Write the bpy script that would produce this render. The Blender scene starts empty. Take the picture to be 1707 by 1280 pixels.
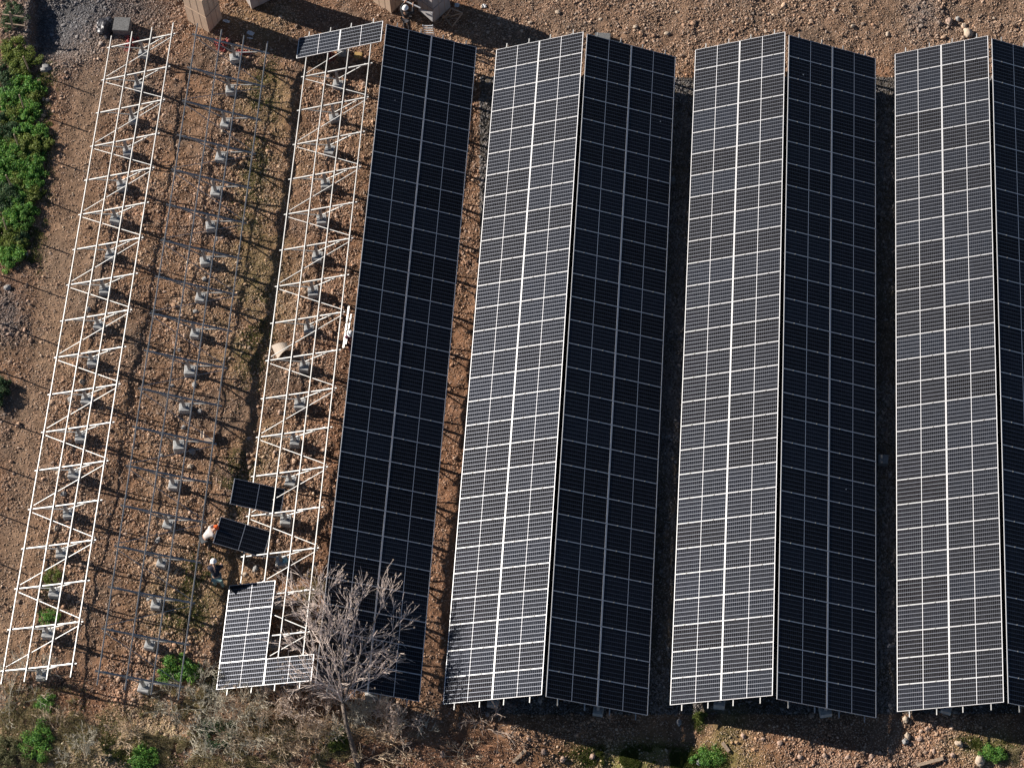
import bpy, bmesh, math, random
import numpy as np
from mathutils import Vector, Matrix

# ------------------------------------------------------------------ camera, sky, sun, exposure
sc = bpy.context.scene
rnd = random.Random(7)
rng = np.random.default_rng(11)
FPX = 4200.0                                   # focal length in pixels of a 1707 px wide frame
CAM = np.array([4.98908, -29.07392, 93.20753])
RC = np.array([[0.9972651326019918, 0.0657029113857286, -0.03384350353863258], [0.04278000711636879, -0.8865815138491765, -0.46058993724567215], [-0.06026712443325779, 0.45788245952022216, -0.886967601987922]])
cd = bpy.data.cameras.new("camera"); cam = bpy.data.objects.new("camera", cd)
sc.collection.objects.link(cam); sc.camera = cam
cd.sensor_width = 36.0; cd.lens = FPX / 1707.0 * 36.0
cd.clip_start = 1.0; cd.clip_end = 3000.0
m3 = Matrix(((RC[0][0], -RC[1][0], -RC[2][0]), (RC[0][1], -RC[1][1], -RC[2][1]), (RC[0][2], -RC[1][2], -RC[2][2])))
cam.matrix_world = Matrix.Translation(Vector(CAM)) @ m3.to_4x4()

SUN_DX, SUN_DY = 2.29, -0.76                    # how far a shadow falls per metre of height
sdir = Vector((-SUN_DX, -SUN_DY, 1.0)).normalized()
sl = bpy.data.lights.new("sun", 'SUN'); so = bpy.data.objects.new("sun", sl); sc.collection.objects.link(so)
sl.energy = 5.0; sl.angle = math.radians(0.5); sl.color = (1.0, 0.925, 0.85)
so.rotation_euler = sdir.to_track_quat('Z', 'Y').to_euler()
w = bpy.data.worlds.new("World"); sc.world = w; w.use_nodes = True
wn = w.node_tree.nodes; wl = w.node_tree.links
bg = wn["Background"]; sky = wn.new("ShaderNodeTexSky"); sky.sky_type = 'NISHITA'; sky.sun_disc = False
sky.sun_elevation = math.asin(sdir.z); sky.sun_rotation = math.atan2(sdir.x, sdir.y)
sky.altitude = 4000; sky.air_density = 0.9; sky.dust_density = 0.2; sky.ozone_density = 0.6
wl.new(sky.outputs[0], bg.inputs[0]); bg.inputs[1].default_value = 0.05
sc.view_settings.view_transform = 'Standard'; sc.view_settings.look = 'None'
sc.view_settings.exposure = 0.95; sc.view_settings.gamma = 1.0

# ------------------------------------------------------------------ helpers
COL = sc.collection

def link(o, parent=None):
    COL.objects.link(o)
    if parent is not None: o.parent = parent
    return o

def tag(o, label=None, cat=None, group=None, kind=None):
    if label: o["label"] = label
    if cat: o["category"] = cat
    if group: o["group"] = group
    if kind: o["kind"] = kind
    return o

def empty(name, loc=(0, 0, 0), rz=0.0):
    o = bpy.data.objects.new(name, None); o.location = loc; o.rotation_euler = (0, 0, rz)
    o.empty_display_size = 0.2
    return link(o)

class MB:
    """collects shapes into one mesh"""
    def __init__(s): s.v = []; s.f = []
    def add(s, vs, fs):
        b = len(s.v); s.v += [tuple(p) for p in vs]; s.f += [tuple(i + b for i in f) for f in fs]
    def box(s, c, d, M=None):
        x, y, z = d[0] / 2, d[1] / 2, d[2] / 2
        vs = [Vector((i * x, j * y, k * z)) for k in (-1, 1) for j in (-1, 1) for i in (-1, 1)]
        if M is not None: vs = [M @ p for p in vs]
        vs = [p + Vector(c) for p in vs]
        s.add(vs, [(0, 2, 3, 1), (4, 5, 7, 6), (0, 1, 5, 4), (2, 6, 7, 3), (0, 4, 6, 2), (1, 3, 7, 5)])
    def bar(s, a, b, wd, ht, up=(0, 0, 1)):
        a = Vector(a); b = Vector(b); d = (b - a); L = d.length; d.normalize()
        side = d.cross(Vector(up)).normalized(); u = side.cross(d).normalized()
        M = Matrix((side, d, u)).transposed()
        s.box((a + b) / 2, (wd, L, ht), M)
    def channel(s, a, b, wd, ht, t=0.006, up=(0, 0, 1)):
        """C profile, open at the bottom"""
        a = Vector(a); b = Vector(b); d = (b - a).normalized()
        side = d.cross(Vector(up)).normalized(); u = side.cross(d).normalized()
        s.bar(a + u * (ht / 2 - t / 2), b + u * (ht / 2 - t / 2), wd, t, up)
        for k in (-1, 1):
            o = side * (k * (wd / 2 - t / 2)) - u * (t / 2 + 0.001)
            s.bar(a + o, b + o, t, ht - t - 0.002, up)
    def tube(s, pts, rad, n=5):
        rings = []
        for i, p in enumerate(pts):
            p = Vector(p)
            d = (Vector(pts[min(i + 1, len(pts) - 1)]) - Vector(pts[max(i - 1, 0)]))
            if d.length < 1e-9: d = Vector((0, 0, 1))
            d.normalize()
            e = Vector((1, 0, 0)) if abs(d.x) < 0.8 else Vector((0, 1, 0))
            x = d.cross(e).normalized(); y = d.cross(x)
            r = rad[i]
            rings.append([p + (x * math.cos(2 * math.pi * k / n) + y * math.sin(2 * math.pi * k / n)) * r for k in range(n)])
        vs = [q for r in rings for q in r]; fs = []
        for i in range(len(rings) - 1):
            for k in range(n):
                k2 = (k + 1) % n
                fs.append((i * n + k, i * n + k2, (i + 1) * n + k2, (i + 1) * n + k))
        fs.append(tuple(range(n))[::-1]); fs.append(tuple((len(rings) - 1) * n + k for k in range(n)))
        s.add(vs, fs)
    def mesh(s, name, mat=None, smooth=False):
        me = bpy.data.meshes.new(name); me.from_pydata(s.v, [], s.f); me.update()
        if mat: me.materials.append(mat)
        if smooth: me.polygons.foreach_set("use_smooth", [True] * len(me.polygons))
        return me
    def build(s, name, mat, parent=None, smooth=False):
        return link(bpy.data.objects.new(name, s.mesh(name, mat, smooth)), parent)

def np_mesh(name, V, F, mat, colors=None, smooth=False, mats=None):
    """fast mesh from numpy arrays; F is an (n,3) or (n,4) array"""
    me = bpy.data.meshes.new(name); k = F.shape[1]
    me.vertices.add(len(V)); me.vertices.foreach_set("co", np.ascontiguousarray(V, dtype=np.float32).ravel())
    me.loops.add(F.size); me.loops.foreach_set("vertex_index", np.ascontiguousarray(F, dtype=np.int32).ravel())
    me.polygons.add(len(F))
    me.polygons.foreach_set("loop_start", np.arange(0, F.size, k, dtype=np.int32))
    me.polygons.foreach_set("loop_total", np.full(len(F), k, dtype=np.int32))
    me.polygons.foreach_set("use_smooth", np.full(len(F), smooth))
    me.update(calc_edges=True)
    if colors is not None:
        a = me.attributes.new("Col", 'FLOAT_COLOR', 'POINT')
        c = np.ones((len(V), 4), np.float32); c[:, :3] = colors
        a.data.foreach_set("color", c.ravel())
    me.materials.append(mat)
    return bpy.data.objects.new(name, me)

# ------------------------------------------------------------------ materials
def mat(name, col, rough=0.6, metal=0.0, spec=0.4):
    m = bpy.data.materials.new(name); m.use_nodes = True
    b = m.node_tree.nodes["Principled BSDF"]
    b.inputs["Base Color"].default_value = (*col, 1); b.inputs["Roughness"].default_value = rough
    b.inputs["Metallic"].default_value = metal; b.inputs["Specular IOR Level"].default_value = spec
    return m

def noisy(name, col, amt=0.25, scale=8.0, rough=0.7, metal=0.0, bump=0.0, spec=0.3, col2=None):
    m = mat(name, col, rough, metal, spec); nt = m.node_tree; N = nt.nodes; L = nt.links
    b = N["Principled BSDF"]; tc = N.new("ShaderNodeTexCoord"); n = N.new("ShaderNodeTexNoise")
    n.inputs["Scale"].default_value = scale; n.inputs["Detail"].default_value = 5
    L.new(tc.outputs["Object"], n.inputs["Vector"])
    r = N.new("ShaderNodeMapRange"); r.inputs[1].default_value = 0.3; r.inputs[2].default_value = 0.7
    L.new(n.outputs[0], r.inputs[0])
    mx = N.new("ShaderNodeMix"); mx.data_type = 'RGBA'
    c2 = col2 if col2 else tuple(c * (1 + amt) for c in col)
    c1 = col if col2 else tuple(c * (1 - amt) for c in col)
    mx.inputs[6].default_value = (*c1, 1); mx.inputs[7].default_value = (*c2, 1)
    L.new(r.outputs[0], mx.inputs[0]); L.new(mx.outputs[2], b.inputs["Base Color"])
    if bump:
        bp = N.new("ShaderNodeBump"); bp.inputs["Strength"].default_value = bump; bp.inputs["Distance"].default_value = 0.02
        L.new(n.outputs[0], bp.inputs["Height"]); L.new(bp.outputs[0], b.inputs["Normal"])
    return m

def attr_mat(name, rough=0.9, noise=0.0, nscale=20.0, bump=0.0, spec=0.2, sub=0.0):
    m = mat(name, (0.2, 0.2, 0.2), rough, 0, spec); nt = m.node_tree; N = nt.nodes; L = nt.links
    b = N["Principled BSDF"]; a = N.new("ShaderNodeAttribute"); a.attribute_name = "Col"
    src = a.outputs["Color"]
    if noise:
        tc = N.new("ShaderNodeTexCoord"); n = N.new("ShaderNodeTexNoise"); n.inputs["Scale"].default_value = nscale
        n.inputs["Detail"].default_value = 8; n.inputs["Roughness"].default_value = 0.7
        L.new(tc.outputs["Object"], n.inputs["Vector"])
        r = N.new("ShaderNodeMapRange"); r.inputs[1].default_value = 0.25; r.inputs[2].default_value = 0.75
        r.inputs[3].default_value = 1 - noise; r.inputs[4].default_value = 1 + noise
        L.new(n.outputs[0], r.inputs[0])
        mx = N.new("ShaderNodeVectorMath"); mx.operation = 'SCALE'
        L.new(src, mx.inputs[0]); L.new(r.outputs[0], mx.inputs[3]); src = mx.outputs[0]
        if bump:
            bp = N.new("ShaderNodeBump"); bp.inputs["Strength"].default_value = bump; bp.inputs["Distance"].default_value = 0.04
            L.new(n.outputs[0], bp.inputs["Height"]); L.new(bp.outputs[0], b.inputs["Normal"])
    L.new(src, b.inputs["Base Color"])
    return m

M_STEEL = noisy("galvanised_steel", (0.35, 0.35, 0.335), 0.2, 3.0, 0.45, 0.3, spec=0.5)
M_POST = noisy("post_steel", (0.34, 0.35, 0.35), 0.12, 4.0, 0.5, 0.35, spec=0.5)
M_ALU = noisy("frame_aluminium", (0.66, 0.66, 0.655), 0.06, 2.0, 0.38, 0.3, spec=0.5)
M_SLAB = noisy("slab_concrete", (0.15, 0.15, 0.145), 0.3, 14.0, 0.95, bump=0.5)
M_CONC = noisy("footing_concrete", (0.36, 0.36, 0.345), 0.2, 9.0, 0.9, bump=0.3)
M_CARD = noisy("cardboard", (0.48, 0.35, 0.25), 0.08, 2.0, 0.85)
M_TAPE = mat("carton_seam", (0.30, 0.21, 0.15), 0.8)
M_GREYBOX = noisy("grey_wrap", (0.36, 0.33, 0.31), 0.15, 2.0, 0.6)
M_WOOD = noisy("weathered_wood", (0.36, 0.27, 0.19), 0.3, 14.0, 0.85)
M_RED = noisy("red_plastic", (0.30, 0.07, 0.065), 0.3, 12.0, 0.6)
M_DARK = noisy("black_plastic", (0.03, 0.03, 0.035), 0.3, 6.0, 0.4)
M_SKIN = mat("skin", (0.42, 0.25, 0.17), 0.6)
M_BARK = noisy("pale_bark", (0.70, 0.58, 0.50), 0.3, 10.0, 0.9)
M_TRUNK = noisy("dark_bark", (0.13, 0.105, 0.085), 0.35, 8.0, 0.9)
M_TWIG = noisy("dry_twig", (0.62, 0.50, 0.40), 0.25, 5.0, 0.9)
M_SOIL = attr_mat("soil", 0.95, 0.50, 13.0, 1.0, 0.12)
M_STONE = attr_mat("stone", 0.85, 0.18, 30.0, 0.3, 0.25)
M_LEAF = attr_mat("leaf", 0.6, 0.0, spec=0.3)
_n = M_LEAF.node_tree; _t = _n.nodes.new("ShaderNodeBsdfTranslucent"); _m = _n.nodes.new("ShaderNodeMixShader"); _m.inputs[0].default_value = 0.4
_a = [q for q in _n.nodes if q.type == 'ATTRIBUTE'][0]; _n.links.new(_a.outputs["Color"], _t.inputs["Color"])
_n.links.new(_n.nodes["Principled BSDF"].outputs[0], _m.inputs[1]); _n.links.new(_t.outputs[0], _m.inputs[2])
_n.links.new(_m.outputs[0], [q for q in _n.nodes if q.type == 'OUTPUT_MATERIAL'][0].inputs["Surface"])

def cell_material():
    m = mat("solar_cells", (0.01, 0.012, 0.018), 0.13, 0, 0.14); nt = m.node_tree; N = nt.nodes; L = nt.links
    b = N["Principled BSDF"]
    def math_(op, a, bb=None, c=None):
        n = N.new("ShaderNodeMath"); n.operation = op
        for i, q in enumerate((a, bb, c)):
            if q is None: continue
            if isinstance(q, (int, float)): n.inputs[i].default_value = q
            else: L.new(q, n.inputs[i])
        return n.outputs[0]
    uv = N.new("ShaderNodeUVMap"); sp = N.new("ShaderNodeSeparateXYZ"); L.new(uv.outputs[0], sp.inputs[0])
    U, V = sp.outputs[0], sp.outputs[1]                      # metres along the module
    LU, LV = 2.058, 1.052
    def line(x, pitch, half):                                # 1 on lines at multiples of the pitch
        f = math_('PINGPONG', x, pitch / 2.0)
        return math_('LESS_THAN', f, half)
    half = (LU - 0.03) / 2
    uc = math_('ABSOLUTE', math_('SUBTRACT', U, LU / 2))     # distance from the middle strip
    mid = math_('LESS_THAN', uc, 0.009)
    lu = line(math_('SUBTRACT', uc, 0.015), half / 12.0, 0.0024)
    lv = line(V, LV / 6.0, 0.0066)
    cellid = N.new("ShaderNodeCombineXYZ")
    L.new(math_('FLOOR', math_('DIVIDE', U, half / 12.0)), cellid.inputs[0]); L.new(math_('FLOOR', math_('DIVIDE', V, LV / 6.0)), cellid.inputs[1])
    oi = N.new("ShaderNodeObjectInfo"); L.new(math_('MULTIPLY', oi.outputs["Random"], 91.0), cellid.inputs[2])
    wnz = N.new("ShaderNodeTexWhiteNoise"); L.new(cellid.outputs[0], wnz.inputs[0])
    bright = math_('ADD', math_('MULTIPLY', wnz.outputs[0], 0.5), math_('ADD', math_('MULTIPLY', oi.outputs["Random"], 0.7), 0.55))
    cell = N.new("ShaderNodeMix"); cell.data_type = 'RGBA'
    cell.inputs[6].default_value = (0.0085, 0.0085, 0.0095, 1); cell.inputs[7].default_value = (0.0075, 0.0095, 0.0135, 1)
    L.new(oi.outputs["Random"], cell.inputs[0])
    cs = N.new("ShaderNodeVectorMath"); cs.operation = 'SCALE'; L.new(cell.outputs[2], cs.inputs[0]); L.new(bright, cs.inputs[3])
    m0 = N.new("ShaderNodeMix"); m0.data_type = 'RGBA'; L.new(lu, m0.inputs[0]); L.new(cs.outputs[0], m0.inputs[6])
    m0.inputs[7].default_value = (0.115, 0.12, 0.14, 1)
    m1 = N.new("ShaderNodeMix"); m1.data_type = 'RGBA'; L.new(lv, m1.inputs[0]); L.new(m0.outputs[2], m1.inputs[6])
    m1.inputs[7].default_value = (0.19, 0.205, 0.235, 1)
    m2 = N.new("ShaderNodeMix"); m2.data_type = 'RGBA'; L.new(mid, m2.inputs[0]); L.new(m1.outputs[2], m2.inputs[6])
    m2.inputs[7].default_value = (0.72, 0.72, 0.72, 1)
    met = math_('MULTIPLY', math_('MAXIMUM', lu, lv), 0.85)
    L.new(met, b.inputs["Metallic"]); L.new(math_('ADD', math_('MULTIPLY', met, 0.42), 0.13), b.inputs["Roughness"])
    # faint dust film
    tc = N.new("ShaderNodeTexCoord"); nz = N.new("ShaderNodeTexNoise"); nz.inputs["Scale"].default_value = 2.5; nz.inputs["Detail"].default_value = 6
    L.new(tc.outputs["Object"], nz.inputs["Vector"])
    dm = N.new("ShaderNodeMix"); dm.data_type = 'RGBA'; L.new(math_('MULTIPLY', nz.outputs[0], 0.028), dm.inputs[0])
    L.new(m2.outputs[2], dm.inputs[6]); dm.inputs[7].default_value = (0.30, 0.26, 0.22, 1)
    # a few bird marks
    vo = N.new("ShaderNodeTexVoronoi"); vo.inputs["Scale"].default_value = 1.3
    mp = N.new("ShaderNodeCombineXYZ"); L.new(U, mp.inputs[0]); L.new(V, mp.inputs[1]); L.new(math_('MULTIPLY', oi.outputs["Random"], 57.0), mp.inputs[2])
    wob = N.new("ShaderNodeTexNoise"); wob.inputs["Scale"].default_value = 30.0; L.new(mp.outputs[0], wob.inputs["Vector"])
    L.new(mp.outputs[0], vo.inputs["Vector"]); sx = N.new("ShaderNodeSeparateColor"); L.new(vo.outputs["Color"], sx.inputs[0])
    spot = math_('MULTIPLY', math_('LESS_THAN', math_('ADD', vo.outputs["Distance"], math_('MULTIPLY', wob.outputs[0], 0.05)), 0.062), math_('GREATER_THAN', sx.outputs[0], 0.90))
    bm_ = N.new("ShaderNodeMix"); bm_.data_type = 'RGBA'; L.new(spot, bm_.inputs[0]); L.new(dm.outputs[2], bm_.inputs[6]); bm_.inputs[7].default_value = (0.6, 0.6, 0.57, 1)
    L.new(bm_.outputs[2], b.inputs["Base Color"])
    return m
M_CELL = cell_material()

# ------------------------------------------------------------------ layout of the rows (metres)
S = 4.24; GAP = 0.1656
X = {0: (-16.993, -17.049), 1: (-8.063, -8.08), 2: (0.845, 0.872), 3: (9.73, 9.74), 4: (18.613, 18.577)}
ZR = {0: (1.689, 1.709), 1: (1.636, 1.587), 2: (1.511, 1.493), 3: (1.395, 1.401), 4: (1.275, 1.305)}
TILT = {(0, 'L'): 21.64, (0, 'R'): 21.61, (1, 'L'): 21.63, (1, 'R'): 21.29, (2, 'L'): 22.22, (2, 'R'): 21.29, (3, 'L'): 22.59, (3, 'R'): 21.35, (4, 'L'): 22.79, (4, 'R'): 21.8}
YS = {(0, 'L'): (35.406, 4.879), (0, 'R'): (35.413, 4.618), (1, 'L'): (36.037, 4.935), (1, 'R'): (35.858, 4.864), (2, 'L'): (35.903, 4.868), (2, 'R'): (35.798, 4.802), (3, 'L'): (36.362, 5.346), (3, 'R'): (36.187, 5.21), (4, 'L'): (36.606, 5.581), (4, 'R'): (36.463, 5.552)}
def lerp(a, b, t): return a + (b - a) * t
def face_frame(r, f):
    """origin (lower x edge, bottom end), U across (+x), V along (+y), N, length"""
    t = math.radians(TILT[(r, f)]); yt, yb = YS[(r, f)]
    sg = -1 if f == 'L' else 1
    Rt = Vector((X[r][0] + sg * GAP / 2, yt, ZR[r][0])); Rb = Vector((X[r][1] + sg * GAP / 2, yb, ZR[r][1]))
    V = (Rt - Rb); L = V.length; V.normalize()
    U = Vector((math.cos(t), 0, math.sin(t) if f == 'L' else -math.sin(t)))
    U = (U - V * U.dot(V)).normalized()
    O = Rb - U * S if f == 'L' else Rb.copy()
    return O, U, V, U.cross(V).normalized(), L

# ------------------------------------------------------------------ ground
GX0, GX1, GY0, GY1, GS = -29.0, 28.0, -3.0, 46.0, 0.07
def base_z(x, y):
    x = np.asarray(x, float); y = np.asarray(y, float)
    xc = np.clip(x, -30, 35); yc = np.clip(y, -6, 48)
    e = 0.03 - 0.0137 * (xc + 8.07)
    dip = 0.42 * np.exp(-((xc - 5.0) / 3.6) ** 2 - ((yc - 3.0) / 4.0) ** 2)
    return e - 0.62 + 0.20 * (36 - np.clip(yc, 0, 36)) / 31.0 - dip - 0.04 * np.clip(2.0 - yc, 0, 8)
def vnoise(x, y, sc_, seed):
    r = np.random.default_rng(seed); T = r.random((256, 256))
    fx = x / sc_; fy = y / sc_; ix = np.floor(fx).astype(int); iy = np.floor(fy).astype(int)
    tx = fx - ix; ty = fy - iy; tx = tx * tx * (3 - 2 * tx); ty = ty * ty * (3 - 2 * ty)
    a = T[ix % 256, iy % 256]; b = T[(ix + 1) % 256, iy % 256]; c = T[ix % 256, (iy + 1) % 256]; d = T[(ix + 1) % 256, (iy + 1) % 256]
    return (a * (1 - tx) + b * tx) * (1 - ty) + (c * (1 - tx) + d * tx) * ty - 0.5
def project(x, y, z):
    dx = np.asarray(x) - CAM[0]; dy = np.asarray(y) - CAM[1]; dz = np.asarray(z) - CAM[2]
    q = [RC[i][0] * dx + RC[i][1] * dy + RC[i][2] * dz for i in range(3)]
    return 853.5 + FPX * q[0] / q[2], 640 + FPX * q[1] / q[2]
def G(px, py, h=0.0):
    """the point at height h over the ground seen at photo pixel (px, py)"""
    d = RC.T @ np.array([(px - 853.5) / FPX, (py - 640) / FPX, 1.0])
    z = -0.3
    for _ in range(12):
        t = (z - CAM[2]) / d[2]; p = CAM + d * t; z = float(base_z(p[0], p[1])) + h
    return Vector((p[0], p[1], z))
def blob(px, py, cx, cy, rx, ry, p=1.0):
    d2 = ((px - cx) / rx) ** 2 + ((py - cy) / ry) ** 2
    return np.exp(-d2 ** p)

# beams: eighteen per face
NB = 18
def beam_v(r, f, i):
    L = face_frame(r, f)[4]
    a = L - 0.42 + (0.25 if r == 0 else 0.0) - (0.25 if r == 0 else 0)
    return lerp(L - 0.32, 0.32, i / (NB - 1))
FOOT = []
for r in range(5):
    for f in 'LR':
        O, U, V, N_, L = face_frame(r, f)
        for i in range(NB):
            p = O + U * (S * 0.5) + V * beam_v(r, f, i)
            FOOT.append((r, f, i, p.x, p.y, p.z))
FXY = np.array([(a[3], a[4]) for a in FOOT])

xs = np.arange(GX0, GX1 + 1e-6, GS); ys = np.arange(GY0, GY1 + 1e-6, GS)
def relief(x, y):
    h = 0.16 * vnoise(x, y, 3.1, 1) + 0.10 * vnoise(x, y, 1.1, 2) + 0.075 * vnoise(x, y, 0.45, 3) + 0.045 * vnoise(x, y, 0.2, 4) + 0.03 * vnoise(x, y, 0.1, 9)
    return h
gxx, gyy = np.meshgrid(xs, ys, indexing='ij')
gz = base_z(gxx, gyy)
gpx, gpy = project(gxx, gyy, gz)
smooth_track = np.clip(blob(gpx, gpy, 0, 0, 1, 1) * 0 + np.exp(-((gpx - (150 - (gpy - 150) * 0.165)) / 34.0) ** 2) * (gpy > 60), 0, 1)
rough = 1 - 0.6 * smooth_track
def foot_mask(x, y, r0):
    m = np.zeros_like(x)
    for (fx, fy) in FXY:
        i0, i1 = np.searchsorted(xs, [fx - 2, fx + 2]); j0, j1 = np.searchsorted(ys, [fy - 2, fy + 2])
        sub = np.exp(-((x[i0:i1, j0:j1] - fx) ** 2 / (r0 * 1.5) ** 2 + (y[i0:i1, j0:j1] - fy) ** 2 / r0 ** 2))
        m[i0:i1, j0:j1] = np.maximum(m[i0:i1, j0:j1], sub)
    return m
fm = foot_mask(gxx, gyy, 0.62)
gz = gz + relief(gxx, gyy) * rough + 0.05 * fm * (0.6 + vnoise(gxx, gyy, 0.3, 21) * 2)
# shallow foundation trench lines
gz -= 0.0
pit = 1.0 / (1 + np.exp(-(gpx - 54 - 9 * vnoise(gxx, gyy, 0.8, 71) - 5 * vnoise(gxx, gyy, 0.25, 72)) / 1.8)) * np.clip((150 - gpx) / 85, 0, 1) * np.clip((gpy + 20) / 30, 0, 1) * np.clip((104 - gpy) / 28, 0, 1)
gz = gz - 0.62 * pit * (1 + 0.5 * vnoise(gxx, gyy, 0.7, 73)) + 0.18 * np.exp(-((gpx - 50) / 9) ** 2 - ((gpy - 45) / 40) ** 2)
HG = gz
def gh(x, y):
    """height of the finished ground"""
    x = np.asarray(x, float); y = np.asarray(y, float)
    fx = np.clip((x - GX0) / GS, 0, len(xs) - 1.001); fy = np.clip((y - GY0) / GS, 0, len(ys) - 1.001)
    ix = fx.astype(int); iy = fy.astype(int); tx = fx - ix; ty = fy - iy
    return (HG[ix, iy] * (1 - tx) + HG[ix + 1, iy] * tx) * (1 - ty) + (HG[ix, iy + 1] * (1 - tx) + HG[ix + 1, iy + 1] * tx) * ty

def mixc(c, col, m):
    return c * (1 - m[..., None]) + np.array(col) * m[..., None]
def zones(px, py, x, y):
    """soil colour, with row shade painted in, and pebble density by place"""
    n1 = vnoise(x, y, 5.0, 31) + 0.5 * vnoise(x, y, 1.7, 32); n2 = vnoise(x, y, 2.2, 33) + 0.5 * vnoise(x, y, 0.6, 34)
    c = np.zeros(px.shape + (3,)) + np.array((0.210, 0.122, 0.070))
    c = mixc(c, (0.185, 0.098, 0.055), np.clip(0.5 + n1 * 1.6, 0, 1))
    c = mixc(c, (0.245, 0.155, 0.090), np.clip(n2 * 2.0, 0, 1) * 0.7)
    c = mixc(c, (0.140, 0.105, 0.078), np.clip(-n2 * 1.8, 0, 1) * 0.7)
    red = np.clip(blob(px, py, 560, 800, 40, 500) + blob(px, py, 750, 800, 60, 420) + blob(px, py, 150, 1180, 160, 70) + blob(px, py, 760, 1260, 400, 45) + blob(px, py, 1360, 1250, 130, 35), 0, 1)
    c = mixc(c, (0.190, 0.092, 0.050), red * 0.7)
    tr = np.exp(-((px - (150 - (py - 150) * 0.165)) / 40.0) ** 2) * (py > 60)
    c = mixc(c, (0.245, 0.165, 0.108), tr * 0.7)
    moss = np.clip(blob(px, py, 440, 330, 60, 330) + blob(px, py, 400, 720, 45, 260) + blob(px, py, 300, 1010, 80, 70), 0, 1) * np.clip(0.45 + n2 * 2.2 + n1, 0, 1)
    c = mixc(c, (0.185, 0.150, 0.068), moss * 0.55)
    gre = np.clip(blob(px, py, 100, 40, 75, 70) + 0.55 * blob(px, py, 14, 525, 34, 55) + 0.4 * blob(px, py, 8, 670, 14, 40) + blob(px, py, 1535, 30, 35, 35) * 0.45 + blob(px, py, 200, 10, 90, 35) * 0.6, 0, 1)
    c = mixc(c, (0.075, 0.077, 0.080), gre * 0.85)
    row_shade = ((py > 130) & (py < 1190) & (px > 800) & (px < 1700)) * 1.0
    c = mixc(c, (0.060, 0.058, 0.046), row_shade * 0.85)  # damp soil between the full rows, darkened further to stand in for shade
    low = np.clip((py - 1160) / 60, 0, 1) * np.clip((780 - px) / 120, 0, 1)
    c = mixc(c, (0.31, 0.25, 0.15), low * np.clip(0.6 + n2 * 2, 0, 1) * 0.8)
    grs = np.clip(blob(px, py, 1080, 1262, 110, 28) + blob(px, py, 1210, 1200, 30, 40) + blob(px, py, 1660, 1245, 60, 22) + blob(px, py, 1130, 1270, 120, 25), 0, 1) * np.clip(0.7 + n2 * 1.5, 0, 1)
    c = mixc(c, (0.14, 0.145, 0.04), grs * 0.8)
    up = np.clip((130 - py) / 60, 0, 1) * np.clip((px - 780) / 60, 0, 1)
    c = mixc(c, (0.19, 0.130, 0.090), up * 0.55)
    d = 0.40 + 0.9 * np.clip(n2 + n1 * 0.5, -0.3, 1)
    d = d * (1 - 0.5 * tr) + 1.3 * gre + 0.9 * blob(px, py, 1450, 1255, 330, 60) + 0.4 * blob(px, py, 1640, 80, 200, 80) + 0.45 * row_shade + 0.55 * blob(px, py, 200, 70, 170, 60) + 0.4 * blob(px, py, 350, 700, 120, 400) + 0.25 * up
    d = d * (1 - 0.35 * low) * (1 - 0.25 * np.clip(moss, 0, 1)) * (1 - 0.7 * grs)
    return c, np.clip(d, 0.22, 2.2), np.maximum(gre, row_shade * 0.85)  # third mask: grey gravel, plus stones darkened for the rows' shade
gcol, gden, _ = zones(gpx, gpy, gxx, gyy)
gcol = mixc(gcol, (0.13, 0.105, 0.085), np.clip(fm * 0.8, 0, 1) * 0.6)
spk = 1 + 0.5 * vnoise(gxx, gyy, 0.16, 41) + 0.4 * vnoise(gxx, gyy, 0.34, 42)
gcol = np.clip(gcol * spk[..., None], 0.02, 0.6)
# one sheet: the fine middle is ringed by coarse rows that reach the horizon
ox0 = np.array([-600, -300, -150, -80, -50, -40, -33.]); ox1 = np.array([31, 38, 55, 90, 160, 300, 600.])
oy0 = np.array([-600, -300, -150, -80, -40, -20, -10, -6.]); oy1 = np.array([49, 56, 70, 100, 180, 300, 600.])
ax = np.concatenate([ox0, xs, ox1]); ay = np.concatenate([oy0, ys, oy1])
AX, AY = np.meshgrid(ax, ay, indexing='ij'); AZ = base_z(AX, AY)
i0, j0 = len(ox0), len(oy0); AZ[i0:i0 + len(xs), j0:j0 + len(ys)] = gz
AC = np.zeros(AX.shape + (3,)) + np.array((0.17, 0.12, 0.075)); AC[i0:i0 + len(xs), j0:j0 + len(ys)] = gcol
nx, ny = AX.shape; idx = np.arange(nx * ny).reshape(nx, ny)
Fq = np.stack([idx[:-1, :-1], idx[1:, :-1], idx[1:, 1:], idx[:-1, 1:]], -1).reshape(-1, 4)
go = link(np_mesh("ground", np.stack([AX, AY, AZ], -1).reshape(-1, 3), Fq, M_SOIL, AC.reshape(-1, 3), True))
tag(go, kind="structure")

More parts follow.
